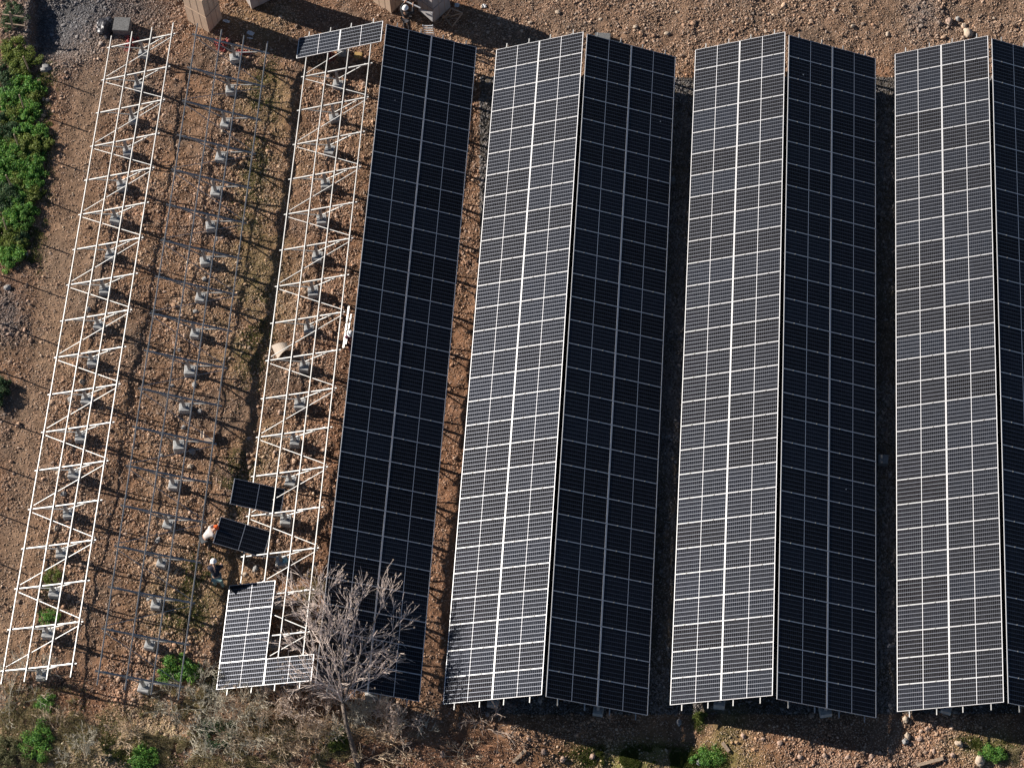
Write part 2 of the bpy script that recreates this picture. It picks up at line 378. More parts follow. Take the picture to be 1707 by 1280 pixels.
# ------------------------------------------------------------------ pebbles and cobbles
phi = (1 + 5 ** 0.5) / 2
ICO_V = np.array([(-1, phi, 0), (1, phi, 0), (-1, -phi, 0), (1, -phi, 0), (0, -1, phi), (0, 1, phi), (0, -1, -phi), (0, 1, -phi), (phi, 0, -1), (phi, 0, 1), (-phi, 0, -1), (-phi, 0, 1)], float) / math.sqrt(1 + phi * phi)
ICO_F = np.array([(0, 11, 5), (0, 5, 1), (0, 1, 7), (0, 7, 10), (0, 10, 11), (1, 5, 9), (5, 11, 4), (11, 10, 2), (10, 7, 6), (7, 1, 8), (3, 9, 4), (3, 4, 2), (3, 2, 6), (3, 6, 8), (3, 8, 9), (4, 9, 5), (2, 4, 11), (6, 2, 10), (8, 6, 7), (9, 8, 1)])
STONE_COLS = np.array([(0.43, 0.34, 0.26), (0.40, 0.28, 0.21), (0.32, 0.30, 0.28), (0.50, 0.42, 0.34), (0.27, 0.19, 0.135), (0.23, 0.21, 0.19), (0.36, 0.245, 0.175)])
OCT_V = np.array([(1, 0, 0), (-1, 0, 0), (0, 1, 0), (0, -1, 0), (0, 0, 1), (0, 0, -1)], float)
OCT_F = np.array([(0, 2, 4), (2, 1, 4), (1, 3, 4), (3, 0, 4), (2, 0, 5), (1, 2, 5), (3, 1, 5), (0, 3, 5)])
def stones(x, y, r, colr, name, BV=ICO_V, BF=ICO_F):
    n = len(x); z = gh(x, y)
    V = np.repeat(BV[None], n, 0) * rng.uniform(0.78, 1.15, (n, len(BV), 1))
    V = V * np.stack([r * rng.uniform(0.85, 1.45, n), r * rng.uniform(0.75, 1.1, n), r * rng.uniform(0.5, 0.9, n)], -1)[:, None, :]
    a = rng.uniform(0, 2 * math.pi, n); b = rng.normal(0, 0.35, n)
    ca, sa, cb, sb = np.cos(a), np.sin(a), np.cos(b), np.sin(b)
    x1 = V[..., 0] * cb[:, None] + V[..., 2] * sb[:, None]; z1 = -V[..., 0] * sb[:, None] + V[..., 2] * cb[:, None]
    V = np.stack([x1 * ca[:, None] - V[..., 1] * sa[:, None], x1 * sa[:, None] + V[..., 1] * ca[:, None], z1], -1)
    V += np.stack([x, y, z + r * 0.30], -1)[:, None, :]
    F = (BF[None] + (np.arange(n) * len(BV))[:, None, None]).reshape(-1, 3)
    return np_mesh(name, V.reshape(-1, 3), F, M_STONE, np.repeat(colr, len(BV), 0), False)
def scatter(NC, k, med, sig, lo, hi, even=0.0):
    cx = rng.uniform(-27, 26, NC); cy = rng.uniform(-2.5, 45, NC)
    cpx, cpy = project(cx, cy, base_z(cx, cy))
    inside = (cpx > -40) & (cpx < 1750) & (cpy > -40) & (cpy < 1320)
    cx, cy, cpx, cpy = [q[inside] for q in (cx, cy, cpx, cpy)]
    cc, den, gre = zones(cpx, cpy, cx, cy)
    fxi = np.clip(((cx - GX0) / GS).astype(int), 0, len(xs) - 1); fyi = np.clip(((cy - GY0) / GS).astype(int), 0, len(ys) - 1)
    fmk = fm[fxi, fyi]
    den = np.clip(den + 0.9 * fmk * (cpx < 800), 0, 2)
    clump = np.clip(0.62 + 1.5 * vnoise(cx, cy, 2.3, 53) + 1.6 * vnoise(cx, cy, 0.9, 51) + 1.3 * vnoise(cx, cy, 0.35, 52), 0.05, 2.2)
    clump = clump * (1 - even) + even; den = den * (1 - even) + np.maximum(den, 0.6) * even
    keep = rng.random(len(cx)) < den * clump * k
    cx, cy, gre, fmk, cc = cx[keep], cy[keep], gre[keep], fmk[keep], cc[keep]
    n = len(cx)
    rad = np.clip(np.exp(rng.normal(math.log(med), sig, n)), lo, hi) * (1 + 0.3 * fmk)
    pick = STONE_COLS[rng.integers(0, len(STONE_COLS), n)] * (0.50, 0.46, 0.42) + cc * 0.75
    pick = pick * (1 - gre[:, None] * 0.8) + np.array((0.12, 0.127, 0.136)) * gre[:, None] * 0.8  # grey gravel; between the rows, shade put into the stone colour
    return cx, cy, rad, np.clip(pick * rng.uniform(0.6, 1.6, (n, 1)), 0.03, 0.6)
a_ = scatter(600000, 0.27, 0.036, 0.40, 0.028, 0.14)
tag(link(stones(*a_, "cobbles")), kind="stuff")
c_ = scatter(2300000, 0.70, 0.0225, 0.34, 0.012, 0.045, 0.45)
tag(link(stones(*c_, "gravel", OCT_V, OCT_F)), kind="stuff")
n = len(a_[0]), len(c_[0])
print("stones", n)

# ------------------------------------------------------------------ module, rack parts (shared meshes)
NP = 28
PL, PW = 2.110, 31.0 / NP - 0.006              # module length (across the row) and width
def frame_mesh():
    b = MB(); h = 0.035; fu, fv = 0.026, 0.014
    b.box((fu / 2, PW / 2, -h / 2), (fu, PW, h)); b.box((PL - fu / 2, PW / 2, -h / 2), (fu, PW, h))
    b.box((PL / 2, fv / 2, -h / 2), (PL - 2 * fu, fv, h)); b.box((PL / 2, PW - fv / 2, -h / 2), (PL - 2 * fu, fv, h))
    b.box((PL / 2, PW / 2, -0.02), (PL - 2 * fu, 0.006, 0.004))
    return b.mesh("module_frame", M_ALU)
def clamp_mesh():
    b = MB()
    b.box((0, PW + 0.003, 0.006), (0.045, 0.05, 0.012)); b.box((0, PW + 0.003, 0.0162), (0.016, 0.016, 0.008))
    return b.mesh("clamp", M_STEEL)
def cells_mesh():
    fu, fv = 0.026, 0.014; L0, W0 = PL - 2 * fu, PW - 2 * fv
    me = bpy.data.meshes.new("cell_sheet")
    z = -0.005; t = -0.013
    v = [(fu, fv, z), (fu + L0, fv, z), (fu + L0, fv + W0, z), (fu, fv + W0, z), (fu, fv, t), (fu + L0, fv, t), (fu + L0, fv + W0, t), (fu, fv + W0, t)]
    me.from_pydata(v, [], [(0, 1, 2, 3), (7, 6, 5, 4)]); me.update()
    uvl = me.uv_layers.new(name="UVMap")
    for i, lo in enumerate(me.loops):
        p = me.vertices[lo.vertex_index].co; uvl.data[i].uv = (p.x - fu, (p.y - fv) * 1.052 / W0)
    me.materials.append(M_CELL)
    return me
ME_FRAME, ME_CELLS, ME_CLAMP = frame_mesh(), cells_mesh(), clamp_mesh()

def place(o, O, U, V, N_):
    o.matrix_local = Matrix(((U.x, V.x, N_.x, O.x), (U.y, V.y, N_.y, O.y), (U.z, V.z, N_.z, O.z), (0, 0, 0, 1)))

def module(parent, O, U, V, N_, clamps=True):
    p = bpy.data.objects.new("solar_panel", ME_CELLS); link(p, parent); place(p, O, U, V, N_)
    f = bpy.data.objects.new("frame", ME_FRAME); link(f, p)
    if clamps:
        for fr in (0.23, 0.74):
            c = bpy.data.objects.new("clamp", ME_CLAMP); link(c, p); c.location = (PL * fr, 0, 0)
    return p

PUR = (0.115, 0.372, 0.617, 0.878)             # purlins, from the outer edge
def footing_mesh():
    bm = bmesh.new(); bmesh.ops.create_cube(bm, size=1.0)
    for v in bm.verts:
        v.co.x *= 0.46; v.co.y *= 0.44; v.co.z *= 0.75
        if v.co.z > 0: v.co.x *= 0.92; v.co.y *= 0.92
    bmesh.ops.bevel(bm, geom=bm.edges[:], offset=0.02, segments=1, affect='EDGES')
    me = bpy.data.meshes.new("footing"); bm.to_mesh(me); bm.free(); me.materials.append(M_CONC); return me
ME_FOOT = footing_mesh()

def array(r, f, label, cat, group, which):
    O, U, V, N_, L = face_frame(r, f)
    base = O + U * S / 2 + V * L / 2; base.z = float(gh(base.x, base.y))
    root = empty("solar_array" if r else "mounting_rack", base)
    tag(root, label, cat, group)
    inv = -base
    sfun = (lambda s: s * S) if f == 'L' else (lambda s: (1 - s) * S)     # s from the outer edge
    P = lambda s, v, n=0.0: O + inv + U * sfun(s) + V * v + N_ * n
    ext = 0.26
    for s in PUR:                                                            # purlins run the whole row
        b = MB(); b.channel(P(s, -ext, -0.060), P(s, L + ext, -0.060), 0.036 if (r, f) != (0, "R") else 0.048, 0.046, up=N_); b.build("purlin", M_STEEL, root)
    for i in range(NB):
        v = beam_v(r, f, i)
        b = MB(); b.channel(P(0.075, v, -0.125), P(0.915, v, -0.125), 0.044 if (r, f) != (0, "R") else 0.066, 0.068, up=N_); b.build("beam", M_STEEL, root)
        top = P(0.48, v, -0.165); w0 = top + base
        g = float(gh(w0.x, w0.y)); ft = g + 0.24 + 0.12 * rnd.random()
        fo = bpy.data.objects.new("footing", ME_FOOT); link(fo, root); fo.location = Vector((w0.x, w0.y, ft - 0.37)) - base
        fo.rotation_euler = (0, 0, rnd.uniform(-0.22, 0.22)); fo.scale = (rnd.uniform(0.9, 1.12), rnd.uniform(0.9, 1.12), 1.0)
        bot = Vector((top.x, top.y, ft - base.z + 0.005))
        b = MB(); b.bar(bot, top, 0.115, 0.10, up=(0, 1, 0)); b.box(bot + Vector((0, 0, 0.008)), (0.24, 0.22, 0.016)); b.build("post", M_POST, root)
        low = lerp(bot, top, 0.22)
        for s, k in ((0.13, -1), (0.83, 1)):
            b = MB(); b.channel(low + Vector((0, 0.075, 0)), P(s, v + 0.055, -0.14), 0.042, 0.040, up=(0, 1, 0)); b.build("strut", M_STEEL, root)
    for i in range(NB - 1):
        v0, v1 = beam_v(r, f, i), beam_v(r, f, i + 1)
        a, c = (0.90, 0.10) if i % 2 == 0 else (0.10, 0.90)
        b = MB(); b.bar(P(a, v0 - 0.10, -0.105), P(c, v1 + 0.10, -0.105), 0.026, 0.024, up=N_); b.build("wind_brace", M_STEEL, root)
    pit = L / NP
    for (col, k) in which:                                                   # col 0 = first across in +x, k = 0 at the top
        if k is None: continue
        u0 = 0.004 if col == 0 else S - PL - 0.004
        o = O + inv + U * u0 + V * (L - (k + 1) * pit + 0.003)
        module(root, o, U, V, N_)
    return root
FULL = [(c, k) for k in range(NP) for c in (0, 1)]
GR = "back to back solar arrays"
array(0, 'L', "bare silver rack without any panels, leftmost, beside the green bushes", "solar rack", "solar arrays and racks", [])
array(0, 'R', "bare bluish rack without panels, sloping away right of the leftmost silver rack", "solar rack", "solar arrays and racks", [])
array(1, 'L', "silver rack with two panels on its top end and five on its bottom end", "solar rack", "solar arrays and racks",
      [(0, 0), (1, 0), (0, 24), (0, 25), (0, 26), (0, 27), (1, 27)])
array(1, 'R', "dark full solar array whose lower end is overlapped by the bare tree", "solar array", "solar arrays and racks", FULL)
array(2, 'L', "bright sunlit solar array nearest the bare tree, dead branch below its lower end", "solar array", "solar arrays and racks", FULL)
array(2, 'R', "dark full solar array with a grey concrete slab at its top edge", "solar array", "solar arrays and racks", FULL)
array(3, 'L', "bright sunlit solar array in the middle of the three full bright ones", "solar array", "solar arrays and racks", FULL)
array(3, 'R', "dark full solar array with a small grey block beside its right edge", "solar array", "solar arrays and racks", FULL)
array(4, 'L', "rightmost bright sunlit solar array, with pale boulders at both its ends", "solar array", "solar arrays and racks", FULL)
array(4, 'R', "dark solar array cut off by the right edge of the photo", "solar array", "solar arrays and racks", FULL)
#PART2
# ------------------------------------------------------------------ loose modules, boulders, blocks, boxes
def panel_between(c0, c1, c2, label, support=None):
    """a loose module: c0 upper left corner, c1 upper right, c2 lower left"""
    U = (c1 - c0).normalized(); Vd = (c0 - c2); Vd = (Vd - U * Vd.dot(U)).normalized(); N_ = U.cross(Vd)
    o = module(None, c0 - Vd * PW, U, Vd, N_, False); o.name = "loose_module"
    tag(o, label, "solar panel", "loose solar panels")
    return o
def gpt(px, py, h):
    return G(px, py, h)
panel_between(gpt(391, 797, 1.50), gpt(472, 815, 0.85), gpt(388, 836, 1.38), "dark loose solar panel lying flat beneath the rails of the part-built rack")
panel_between(gpt(368, 861, 1.48), gpt(448, 885, 0.92), gpt(355, 900, 1.25), "dark loose solar panel being lifted by the worker in the orange helmet")

ME_ROCKS = []
def rock_mesh(seed, colr):
    bm = bmesh.new(); bmesh.ops.create_icosphere(bm, subdivisions=3, radius=1.0)
    r = random.Random(seed); off = [Vector((r.uniform(-1, 1), r.uniform(-1, 1), r.uniform(-1, 1))) for _ in range(6)]
    for v in bm.verts:
        d = v.co.normalized(); k = 1.0
        for i, o in enumerate(off): k += 0.09 * math.sin(2.2 * (i + 1) ** 0.6 * d.dot(o) * 2 + i)
        v.co = d * k; v.co.z *= 0.72
    me = bpy.data.meshes.new("rock"); bm.to_mesh(me); bm.free()
    me.polygons.foreach_set("use_smooth", [True] * len(me.polygons)); me.materials.append(colr); return me
M_RK = [noisy("rock_pale", (0.40, 0.32, 0.24), 0.18, 6, 0.85, bump=0.3), noisy("rock_grey", (0.26, 0.25, 0.235), 0.2, 6, 0.85, bump=0.3), noisy("rock_pink", (0.36, 0.255, 0.195), 0.18, 6, 0.85, bump=0.3)]
BOULDERS = [  # photo x, y, half width in photo pixels, stretch, kind, where
 (1614, 56, 8, 1.25, 0, "largest pale boulder above the top edge of the rightmost bright array"),
 (1607, 43, 5, 1.1, 0, "pale round rock just above the largest boulder at upper right"),
 (1582, 36, 6, 1.1, 2, "pinkish rock left of the boulder cluster at upper right"),
 (1597, 32, 4.5, 1.0, 1, "small grey rock highest in the boulder cluster at upper right"),
 (1509, 1200, 4.5, 1.2, 0, "pale oval boulder touching the shadow edge under the rightmost bright array"),
 (1513, 1227, 4, 1.3, 0, "tan upright boulder in the middle of the sunlit strip at lower right"),
 (1509, 1236, 4.5, 1.0, 1, "greyish round boulder below the tan one on the lower right shadow edge"),
 (1533, 1231, 4.5, 1.0, 2, "pinkish round boulder alone in the sunlit strip at lower right"),
 (1598, 1241, 6.5, 0.7, 0, "flat long pale boulder under the rightmost bright array, casting a dark shadow"),
 (1634, 1268, 6.5, 1.35, 0, "large egg-shaped boulder beside the green tuft at lower right"),
 (1239, 1226, 4, 1.0, 2, "round pinkish boulder in the red soil below the middle bright array"),
 (1165, 1270, 4, 1.2, 1, "grey boulder half hidden in green weeds at the bottom edge"),
 (1132, 1204, 4, 1.3, 1, "grey boulder in deep shadow between the lower ends of two arrays"),
 (426, 949, 4.5, 1.0, 1, "grey round boulder between the standing worker and the part-built rack"),
 (409, 957, 4, 1.0, 0, "pale boulder nearest the white-helmeted worker standing by the panels"),
 (485, 961, 4.5, 1.35, 0, "pale oval boulder between the rails above the lower bush tips"),
 (320, 753, 5.5, 0.9, 1, "large grey boulder under the bluish rack below the open carton"),
 (306, 712, 4, 0.9, 1, "grey boulder left of the open carton under the bluish rack"),
 (318, 777, 5, 0.8, 0, "pale boulder in the rack shadow just below the large grey one"),
 (148, 518, 5, 0.8, 1, "grey flat boulder on the leftmost rack line near weeds"),
 (118, 667, 4, 1.2, 1, "dark grey boulder between rails of the leftmost rack"),
 (107, 824, 4.5, 1.0, 1, "grey boulder beside a footing in the lower leftmost rack"),
 (76, 116, 9, 0.9, 1, "biggest grey lump beside the dark gravel heap at upper left"),
 (79, 168, 4, 0.9, 0, "pale rock at the right edge of the green bushes"),
 (72, 213, 3.5, 1.1, 1, "grey rock below the pale one along the green bushes"),
 (45, 422, 4.5, 1.1, 1, "grey cobble at the lower tip of the green bushes"),
 (12, 481, 6, 0.9, 1, "large dark cobble in the grey cobble heap at left edge"),
 (372, 222, 3.5, 1.0, 0, "pale rock under the upper part of the bluish rack"),
]
for i, (px, py, hw, st, kd, lab) in enumerate(BOULDERS):
    p = G(px, py); r = hw / 40.0
    o = link(bpy.data.objects.new("boulder", rock_mesh(100 + i, M_RK[kd])))
    o.scale = (r, r * st * 1.05, r * 0.9); o.location = (p.x, p.y, float(gh(p.x, p.y)) + r * 0.25); o.rotation_euler = (0, 0, rnd.uniform(-0.5, 0.5))
    tag(o, lab, "boulder", "large loose boulders")
# more rocks one could count, in the same kinds
ROCKZ = [("grey cobble among the loose stones under the bluish rack", 1, [(330, 690), (285, 640), (300, 580), (330, 520), (345, 470), (358, 400), (366, 330), (280, 860), (265, 900), (252, 1000), (322, 640), (270, 760), (292, 800)]),
         ("pale cobble on the bare ground inside the leftmost rack", 0, [(152, 590), (176, 470), (200, 350), (236, 180), (247, 130), (120, 720), (100, 790), (92, 880), (66, 1000), (140, 640), (165, 545)]),
         ("pinkish cobble among rails of the part-built rack", 2, [(560, 200), (540, 290), (520, 380), (510, 460), (500, 560), (470, 690), (460, 750), (440, 905), (462, 905), (545, 130), (420, 730), (415, 780)]),
         ("small pale rock scattered on bare soil above the arrays", 0, [(830, 28), (880, 40), (930, 25), (1000, 30), (1060, 45), (1130, 20), (1220, 35), (1280, 50), (1390, 20), (1420, 45), (1480, 60), (1660, 30), (807, 12), (1115, 55)]),
         ("small pinkish rock in the red gravel along the bottom", 2, [(1300, 1240), (1330, 1260), (1375, 1255), (1410, 1265), (1450, 1262), (1480, 1255), (1560, 1255), (1585, 1262), (905, 1255), (935, 1268), (985, 1262), (1270, 1232), (735, 1258), (700, 1265), (1545, 1215), (1690, 1255)])]
for lab, kd, pts in ROCKZ:
    for k, (px, py) in enumerate(pts):
        p = G(px + rnd.uniform(-4, 4), py + rnd.uniform(-4, 4)); r = rnd.uniform(0.065, 0.105)
        o = link(bpy.data.objects.new("rock", rock_mesh(400 + k * 7 + kd, M_RK[kd])))
        o.scale = (r * rnd.uniform(1, 1.4), r, r * 0.85); o.location = (p.x, p.y, float(gh(p.x, p.y)) + r * 0.3); o.rotation_euler = (0, 0, rnd.uniform(0, 3))
        tag(o, lab, "rock", lab.split(" on ")[0] + "s" if False else "loose rocks")

def block(px0, py0, px1, py1, h, rz, name, label, m, cat, z_in=0.05):
    """a block whose top face spans the photo box"""
    a = G(px0, py1, h); b = G(px1, py0, h); c = (a + b) / 2
    bm = bmesh.new(); bmesh.ops.create_cube(bm, size=1.0)
    for v in bm.verts: v.co = Vector((v.co.x * abs(b.x - a.x), v.co.y * abs(b.y - a.y), v.co.z * (h + 0.1)))
    bmesh.ops.bevel(bm, geom=bm.edges[:], offset=0.015, segments=2, affect='EDGES')
    me = bpy.data.meshes.new(name); bm.to_mesh(me); bm.free(); me.materials.append(m)
    o = link(bpy.data.objects.new(name, me)); o.location = (c.x, c.y, float(gh(c.x, c.y)) + h / 2 - 0.05); o.rotation_euler = (0, 0, rz)
    return tag(o, label, cat)
block(187, 30, 218, 51, 0.42, -0.02, "concrete_block", "grey concrete slab block beside black bag above the leftmost rack", M_SLAB, "concrete block")
block(991, 55, 1018, 68, 0.32, -0.03, "concrete_block", "grey concrete slab showing above a dark array's top edge", M_SLAB, "concrete block")
block(1464, 757, 1481, 771, 0.30, -0.05, "concrete_block", "small grey block in the shaded gap beside the middle dark array", M_SLAB, "concrete block")
block(1117, 295, 1126, 303, 0.25, 0.1, "concrete_block", "tiny grey block at the right edge of a dark array", M_SLAB, "concrete block")
block(590, 88, 604, 97, 0.12, -0.1, "wood_block", "yellowish wooden block under the first rails of the part-built rack", noisy("yellow_wood", (0.42, 0.27, 0.10), 0.2, 9, 0.8), "wood block")

# black bag by the slab
def lump(px, py, rx, ry, rz_, m, name, label, cat, seed, h=0.0):
    p = G(px, py); bm = bmesh.new(); bmesh.ops.create_icosphere(bm, subdivisions=4, radius=1.0); r = random.Random(seed)
    offs = [Vector((r.uniform(-1, 1), r.uniform(-1, 1), r.uniform(-1, 1))).normalized() for _ in range(14)]
    for v in bm.verts:
        d = v.co.normalized(); k = 1.0
        for i, o in enumerate(offs): k += 0.055 * math.sin(6.0 * d.dot(o) + i * 1.7) + 0.03 * abs(math.sin(11 * d.dot(o) + i))
        v.co = Vector((d.x * k * rx, d.y * k * ry, max(d.z * k * rz_, -0.25 * rz_)))
    me = bpy.data.meshes.new(name); bm.to_mesh(me); bm.free(); me.materials.append(m)
    o = link(bpy.data.objects.new(name, me)); o.location = (p.x, p.y, float(gh(p.x, p.y)) + h); return tag(o, label, cat)
lump(177, 48, 0.33, 0.42, 0.32, M_DARK, "plastic_bag", "crumpled black plastic bag against the concrete slab block", "bag", 5)
def net(px, py, sx, sy, seed, label):
    p = G(px, py); r = random.Random(seed); n = 22; ph = [r.uniform(0, 6) for _ in range(8)]
    vs = []; fs = []
    for i in range(n):
        for j in range(n):
            u, v = i / (n - 1) * 2 - 1, j / (n - 1) * 2 - 1; k = 1 + 0.25 * math.sin(3 * math.atan2(v, u) + ph[0])
            x = u * sx * k; y = v * sy * k
            z = 0.13 + 0.07 * math.sin(9 * u + ph[1] + 3 * v) + 0.06 * math.sin(11 * v + ph[2] - 4 * u) + 0.03 * math.sin(23 * u + ph[3]) - 0.12 * (u * u + v * v)
            vs.append((x, y, float(gh(p.x + x, p.y + y)) - p.z + max(z, 0.01)))
    for i in range(n - 1):
        for j in range(n - 1):
            if r.random() < 0.88: fs.append((i * n + j, (i + 1) * n + j, (i + 1) * n + j + 1, i * n + j + 1))
    b = MB(); b.add(vs, fs); o = b.build("red_sheet", M_RED); o.location = p
    md = o.modifiers.new("thick", 'SOLIDIFY'); md.thickness = 0.008
    return tag(o, label, "plastic sheet", "crumpled red plastic sheets")
net(219, 72, 0.28, 0.42, 1, "crumpled red plastic sheet under the top of the leftmost silver rack")
net(370, 76, 0.30, 0.32, 2, "crumpled red plastic sheet under the top of the bluish rack")
net(405, 90, 0.36, 0.12, 3, "narrow pinkish red plastic strip right of the bluish rack's first footing")
net(553, 97, 0.16, 0.25, 4, "small red plastic sheet in shadow under the part-built rack's top panels")

# cartons of modules at the top edge
def carton(corner, left, right, h, m, name, label, seams=3, grp=None):
    """corner, left and right: base points in photo pixels of the near corner and its two neighbours"""
    c = G(*corner); a = G(*left); b = G(*right)
    zf = float(min(gh(q.x, q.y) for q in (c, a, b))) - 0.03
    e1 = Vector((a.x - c.x, a.y - c.y, 0)); e2 = Vector((b.x - c.x, b.y - c.y, 0))
    e2p = e2 - e1 * (e2.dot(e1) / e1.dot(e1)); e2p = e2p.normalized() * e2.length
    root = empty(name, (c.x, c.y, zf))
    tag(root, label, "carton stack", grp)
    tiers = 2; ht = h / tiers
    for t in range(tiers):
        o1 = e1 * (0.012 * t); z0, z1 = t * ht + (0.0 if t == 0 else 0.02), (t + 1) * ht
        bm = bmesh.new(); q = [o1, e1 - o1, e1 - o1 + e2p, e2p + o1]
        lo = [bm.verts.new((p.x, p.y, z0 + (0.1 if t == 0 else 0))) for p in q]; hi = [bm.verts.new((p.x, p.y, z1)) for p in q]
        bm.faces.new(lo[::-1]); bm.faces.new(hi)
        for i in range(4): bm.faces.new((lo[i], lo[(i + 1) % 4], hi[(i + 1) % 4], hi[i]))
        bmesh.ops.recalc_face_normals(bm, faces=bm.faces[:])
        bmesh.ops.bevel(bm, geom=bm.edges[:], offset=0.02, segments=2, affect='EDGES')
        me = bpy.data.meshes.new("carton"); bm.to_mesh(me); bm.free(); me.materials.append(m)
        co = link(bpy.data.objects.new("carton", me), root)
        sb = MB(); n1 = e1.normalized(); n2 = e2p.normalized()
        for k in range(1, seams):
            f = k / seams
            p = e1 * f - n2 * 0.004
            sb.box((p.x, p.y, (z0 + z1) / 2 + 0.02), (0.025, 0.004, (z1 - z0) * 0.86), Matrix.Rotation(math.atan2(n1.y, n1.x), 3, 'Z'))
            p = e2p * f - n1 * 0.004
            sb.box((p.x, p.y, (z0 + z1) / 2 + 0.02), (0.025, 0.004, (z1 - z0) * 0.86), Matrix.Rotation(math.atan2(n2.y, n2.x), 3, 'Z'))
        s_ = sb.build("tape", M_TAPE, co)
    pb = MB()
    for k in (0.04, 0.5, 0.96):
        p0 = e2p * k + e1 * 0.02; p1 = e2p * k + e1 * 0.98
        pb.bar(p0 + Vector((0, 0, 0.05)), p1 + Vector((0, 0, 0.05)), 0.09, 0.09)
    pb.build("pallet", M_WOOD, root)
    return root
carton((350, 57), (313, 35), (371, 33), 2.45, M_CARD, "carton_stack", "tall brown carton stack with sunlit front, just above the bluish rack", grp="carton stacks along the top edge")
carton((420, 17), (409, 0), (462, 4), 2.3, M_GREYBOX, "carton_stack", "greyish carton stack cut off by the top edge, right of the tall brown one", grp="carton stacks along the top edge")
carton((653, 24), (622, 3), (680, 6), 2.3, M_CARD, "carton_stack", "brown carton stack behind the worker holding a pole at the top", grp="carton stacks along the top edge")
carton((724, 38), (697, 18), (750, 12), 2.2, M_GREYBOX, "carton_stack", "grey wrapped carton stack beside the small ladder at the top", grp="carton stacks along the top edge")
# torn wrap hanging off the grey stack
b = MB(); c = G(700, 16, 1.0); d = G(722, 36, 0.75); e = G(722, 20, 1.2)
b.add([c, d, e, c + Vector((-0.03, -0.03, 0)), d + Vector((-0.03, -0.03, 0)), e + Vector((-0.03, -0.03, 0))], [(0, 1, 2), (5, 4, 3), (0, 3, 4, 1), (1, 4, 5, 2), (2, 5, 3, 0)])
tag(b.build("wrap_flap", noisy("grey_wrap_flap", (0.40, 0.38, 0.37), 0.1, 3, 0.6)), "torn grey wrap flap hanging at the grey carton stack's corner", "plastic wrap")
# wooden crate frame leaning in the shade right of it
b = MB(); p0, p1, p2, p3 = G(742, 30, 0.05), G(754, 45, 0.05), G(771, 22, 0.6), G(752, 14, 0.7)
for a_, c_ in ((p0, p1), (p1, p2), (p2, p3), (p3, p0), (p0, p2)): b.bar(a_, c_, 0.05, 0.04)
fr_ = b.build("crate_frame", M_WOOD); tag(fr_, "broken wooden crate frame lying in shade right of the grey carton stack", "wooden frame")

# small ladder against the dark array
root = empty("ladder", G(713, 62)); tag(root, "small aluminium ladder leaning on the top end of the leftmost dark array", "ladder")
l0, l1 = G(709, 70, 0.0) - root.location, G(725, 70, 0.0) - root.location
tp = Vector((0.0, -0.20, 1.55))
for q in (l0, l1):
    b = MB(); b.bar(q + Vector((0, 0.15, 0)), q + tp, 0.035, 0.06); b.build("rail", M_ALU, root)
for k in range(6):
    t = 0.10 + k * 0.17; a_ = lerp(l0 + Vector((0, 0.15, 0)), l0 + tp, t); c_ = lerp(l1 + Vector((0, 0.15, 0)), l1 + tp, t)
    b = MB(); b.bar(a_ + Vector((0.018, 0, 0)), c_ - Vector((0.018, 0, 0)), 0.04, 0.04); b.build("rung", M_ALU, root)

# open carton under the bluish rack, tan card sheet, scraps
p = G(350, 729); b = MB()
for (dx, dy, lx, ly) in ((0, -0.17, 0.40, 0.012), (0, 0.17, 0.40, 0.012), (-0.194, 0, 0.012, 0.328), (0.194, 0, 0.012, 0.328)): b.box((dx, dy, 0.13), (lx, ly, 0.26))
b.box((0, 0, 0.012), (0.376, 0.328, 0.012))
b.box((0, -0.26, 0.27), (0.40, 0.16, 0.010), Matrix.Rotation(0.3, 3, 'X')); b.box((-0.28, 0, 0.27), (0.16, 0.33, 0.010), Matrix.Rotation(-0.3, 3, 'Y'))
o = b.build("open_carton", noisy("pale_card", (0.55, 0.42, 0.31), 0.08, 3, 0.85)); o.location = (p.x, p.y, float(gh(p.x, p.y)) + 0.02); o.rotation_euler = (0, 0, 0.1)
tag(o, "small open carton on the ground below the bluish rack's right rail", "carton")
p = G(469, 584); b = MB(); n = 8; vs = []; fs = []
for i in range(n):
    for j in range(n):
        u, v = i / (n - 1), j / (n - 1); vs.append(((u - 0.5) * 0.62, (v - 0.5) * 0.7 * (1 - 0.5 * u), 0.12 + 0.22 * math.sin(u * 2.6) * (1 - 0.3 * v)))
for i in range(n - 1):
    for j in range(n - 1): fs.append((i * n + j, (i + 1) * n + j, (i + 1) * n + j + 1, i * n + j + 1))
b.add(vs, fs); o = b.build("card_sheet", noisy("tan_card", (0.42, 0.35, 0.28), 0.08, 3, 0.85)); o.location = (p.x, p.y, float(gh(p.x, p.y))); o.rotation_euler = (0, 0, 0.5)
md = o.modifiers.new("thick", 'SOLIDIFY'); md.thickness = 0.01
tag(o, "bent tan card sheet on the ground among the part-built rack's rails", "cardboard")
M_SCRAP = noisy("white_scrap", (0.55, 0.55, 0.54), 0.1, 5, 0.7)
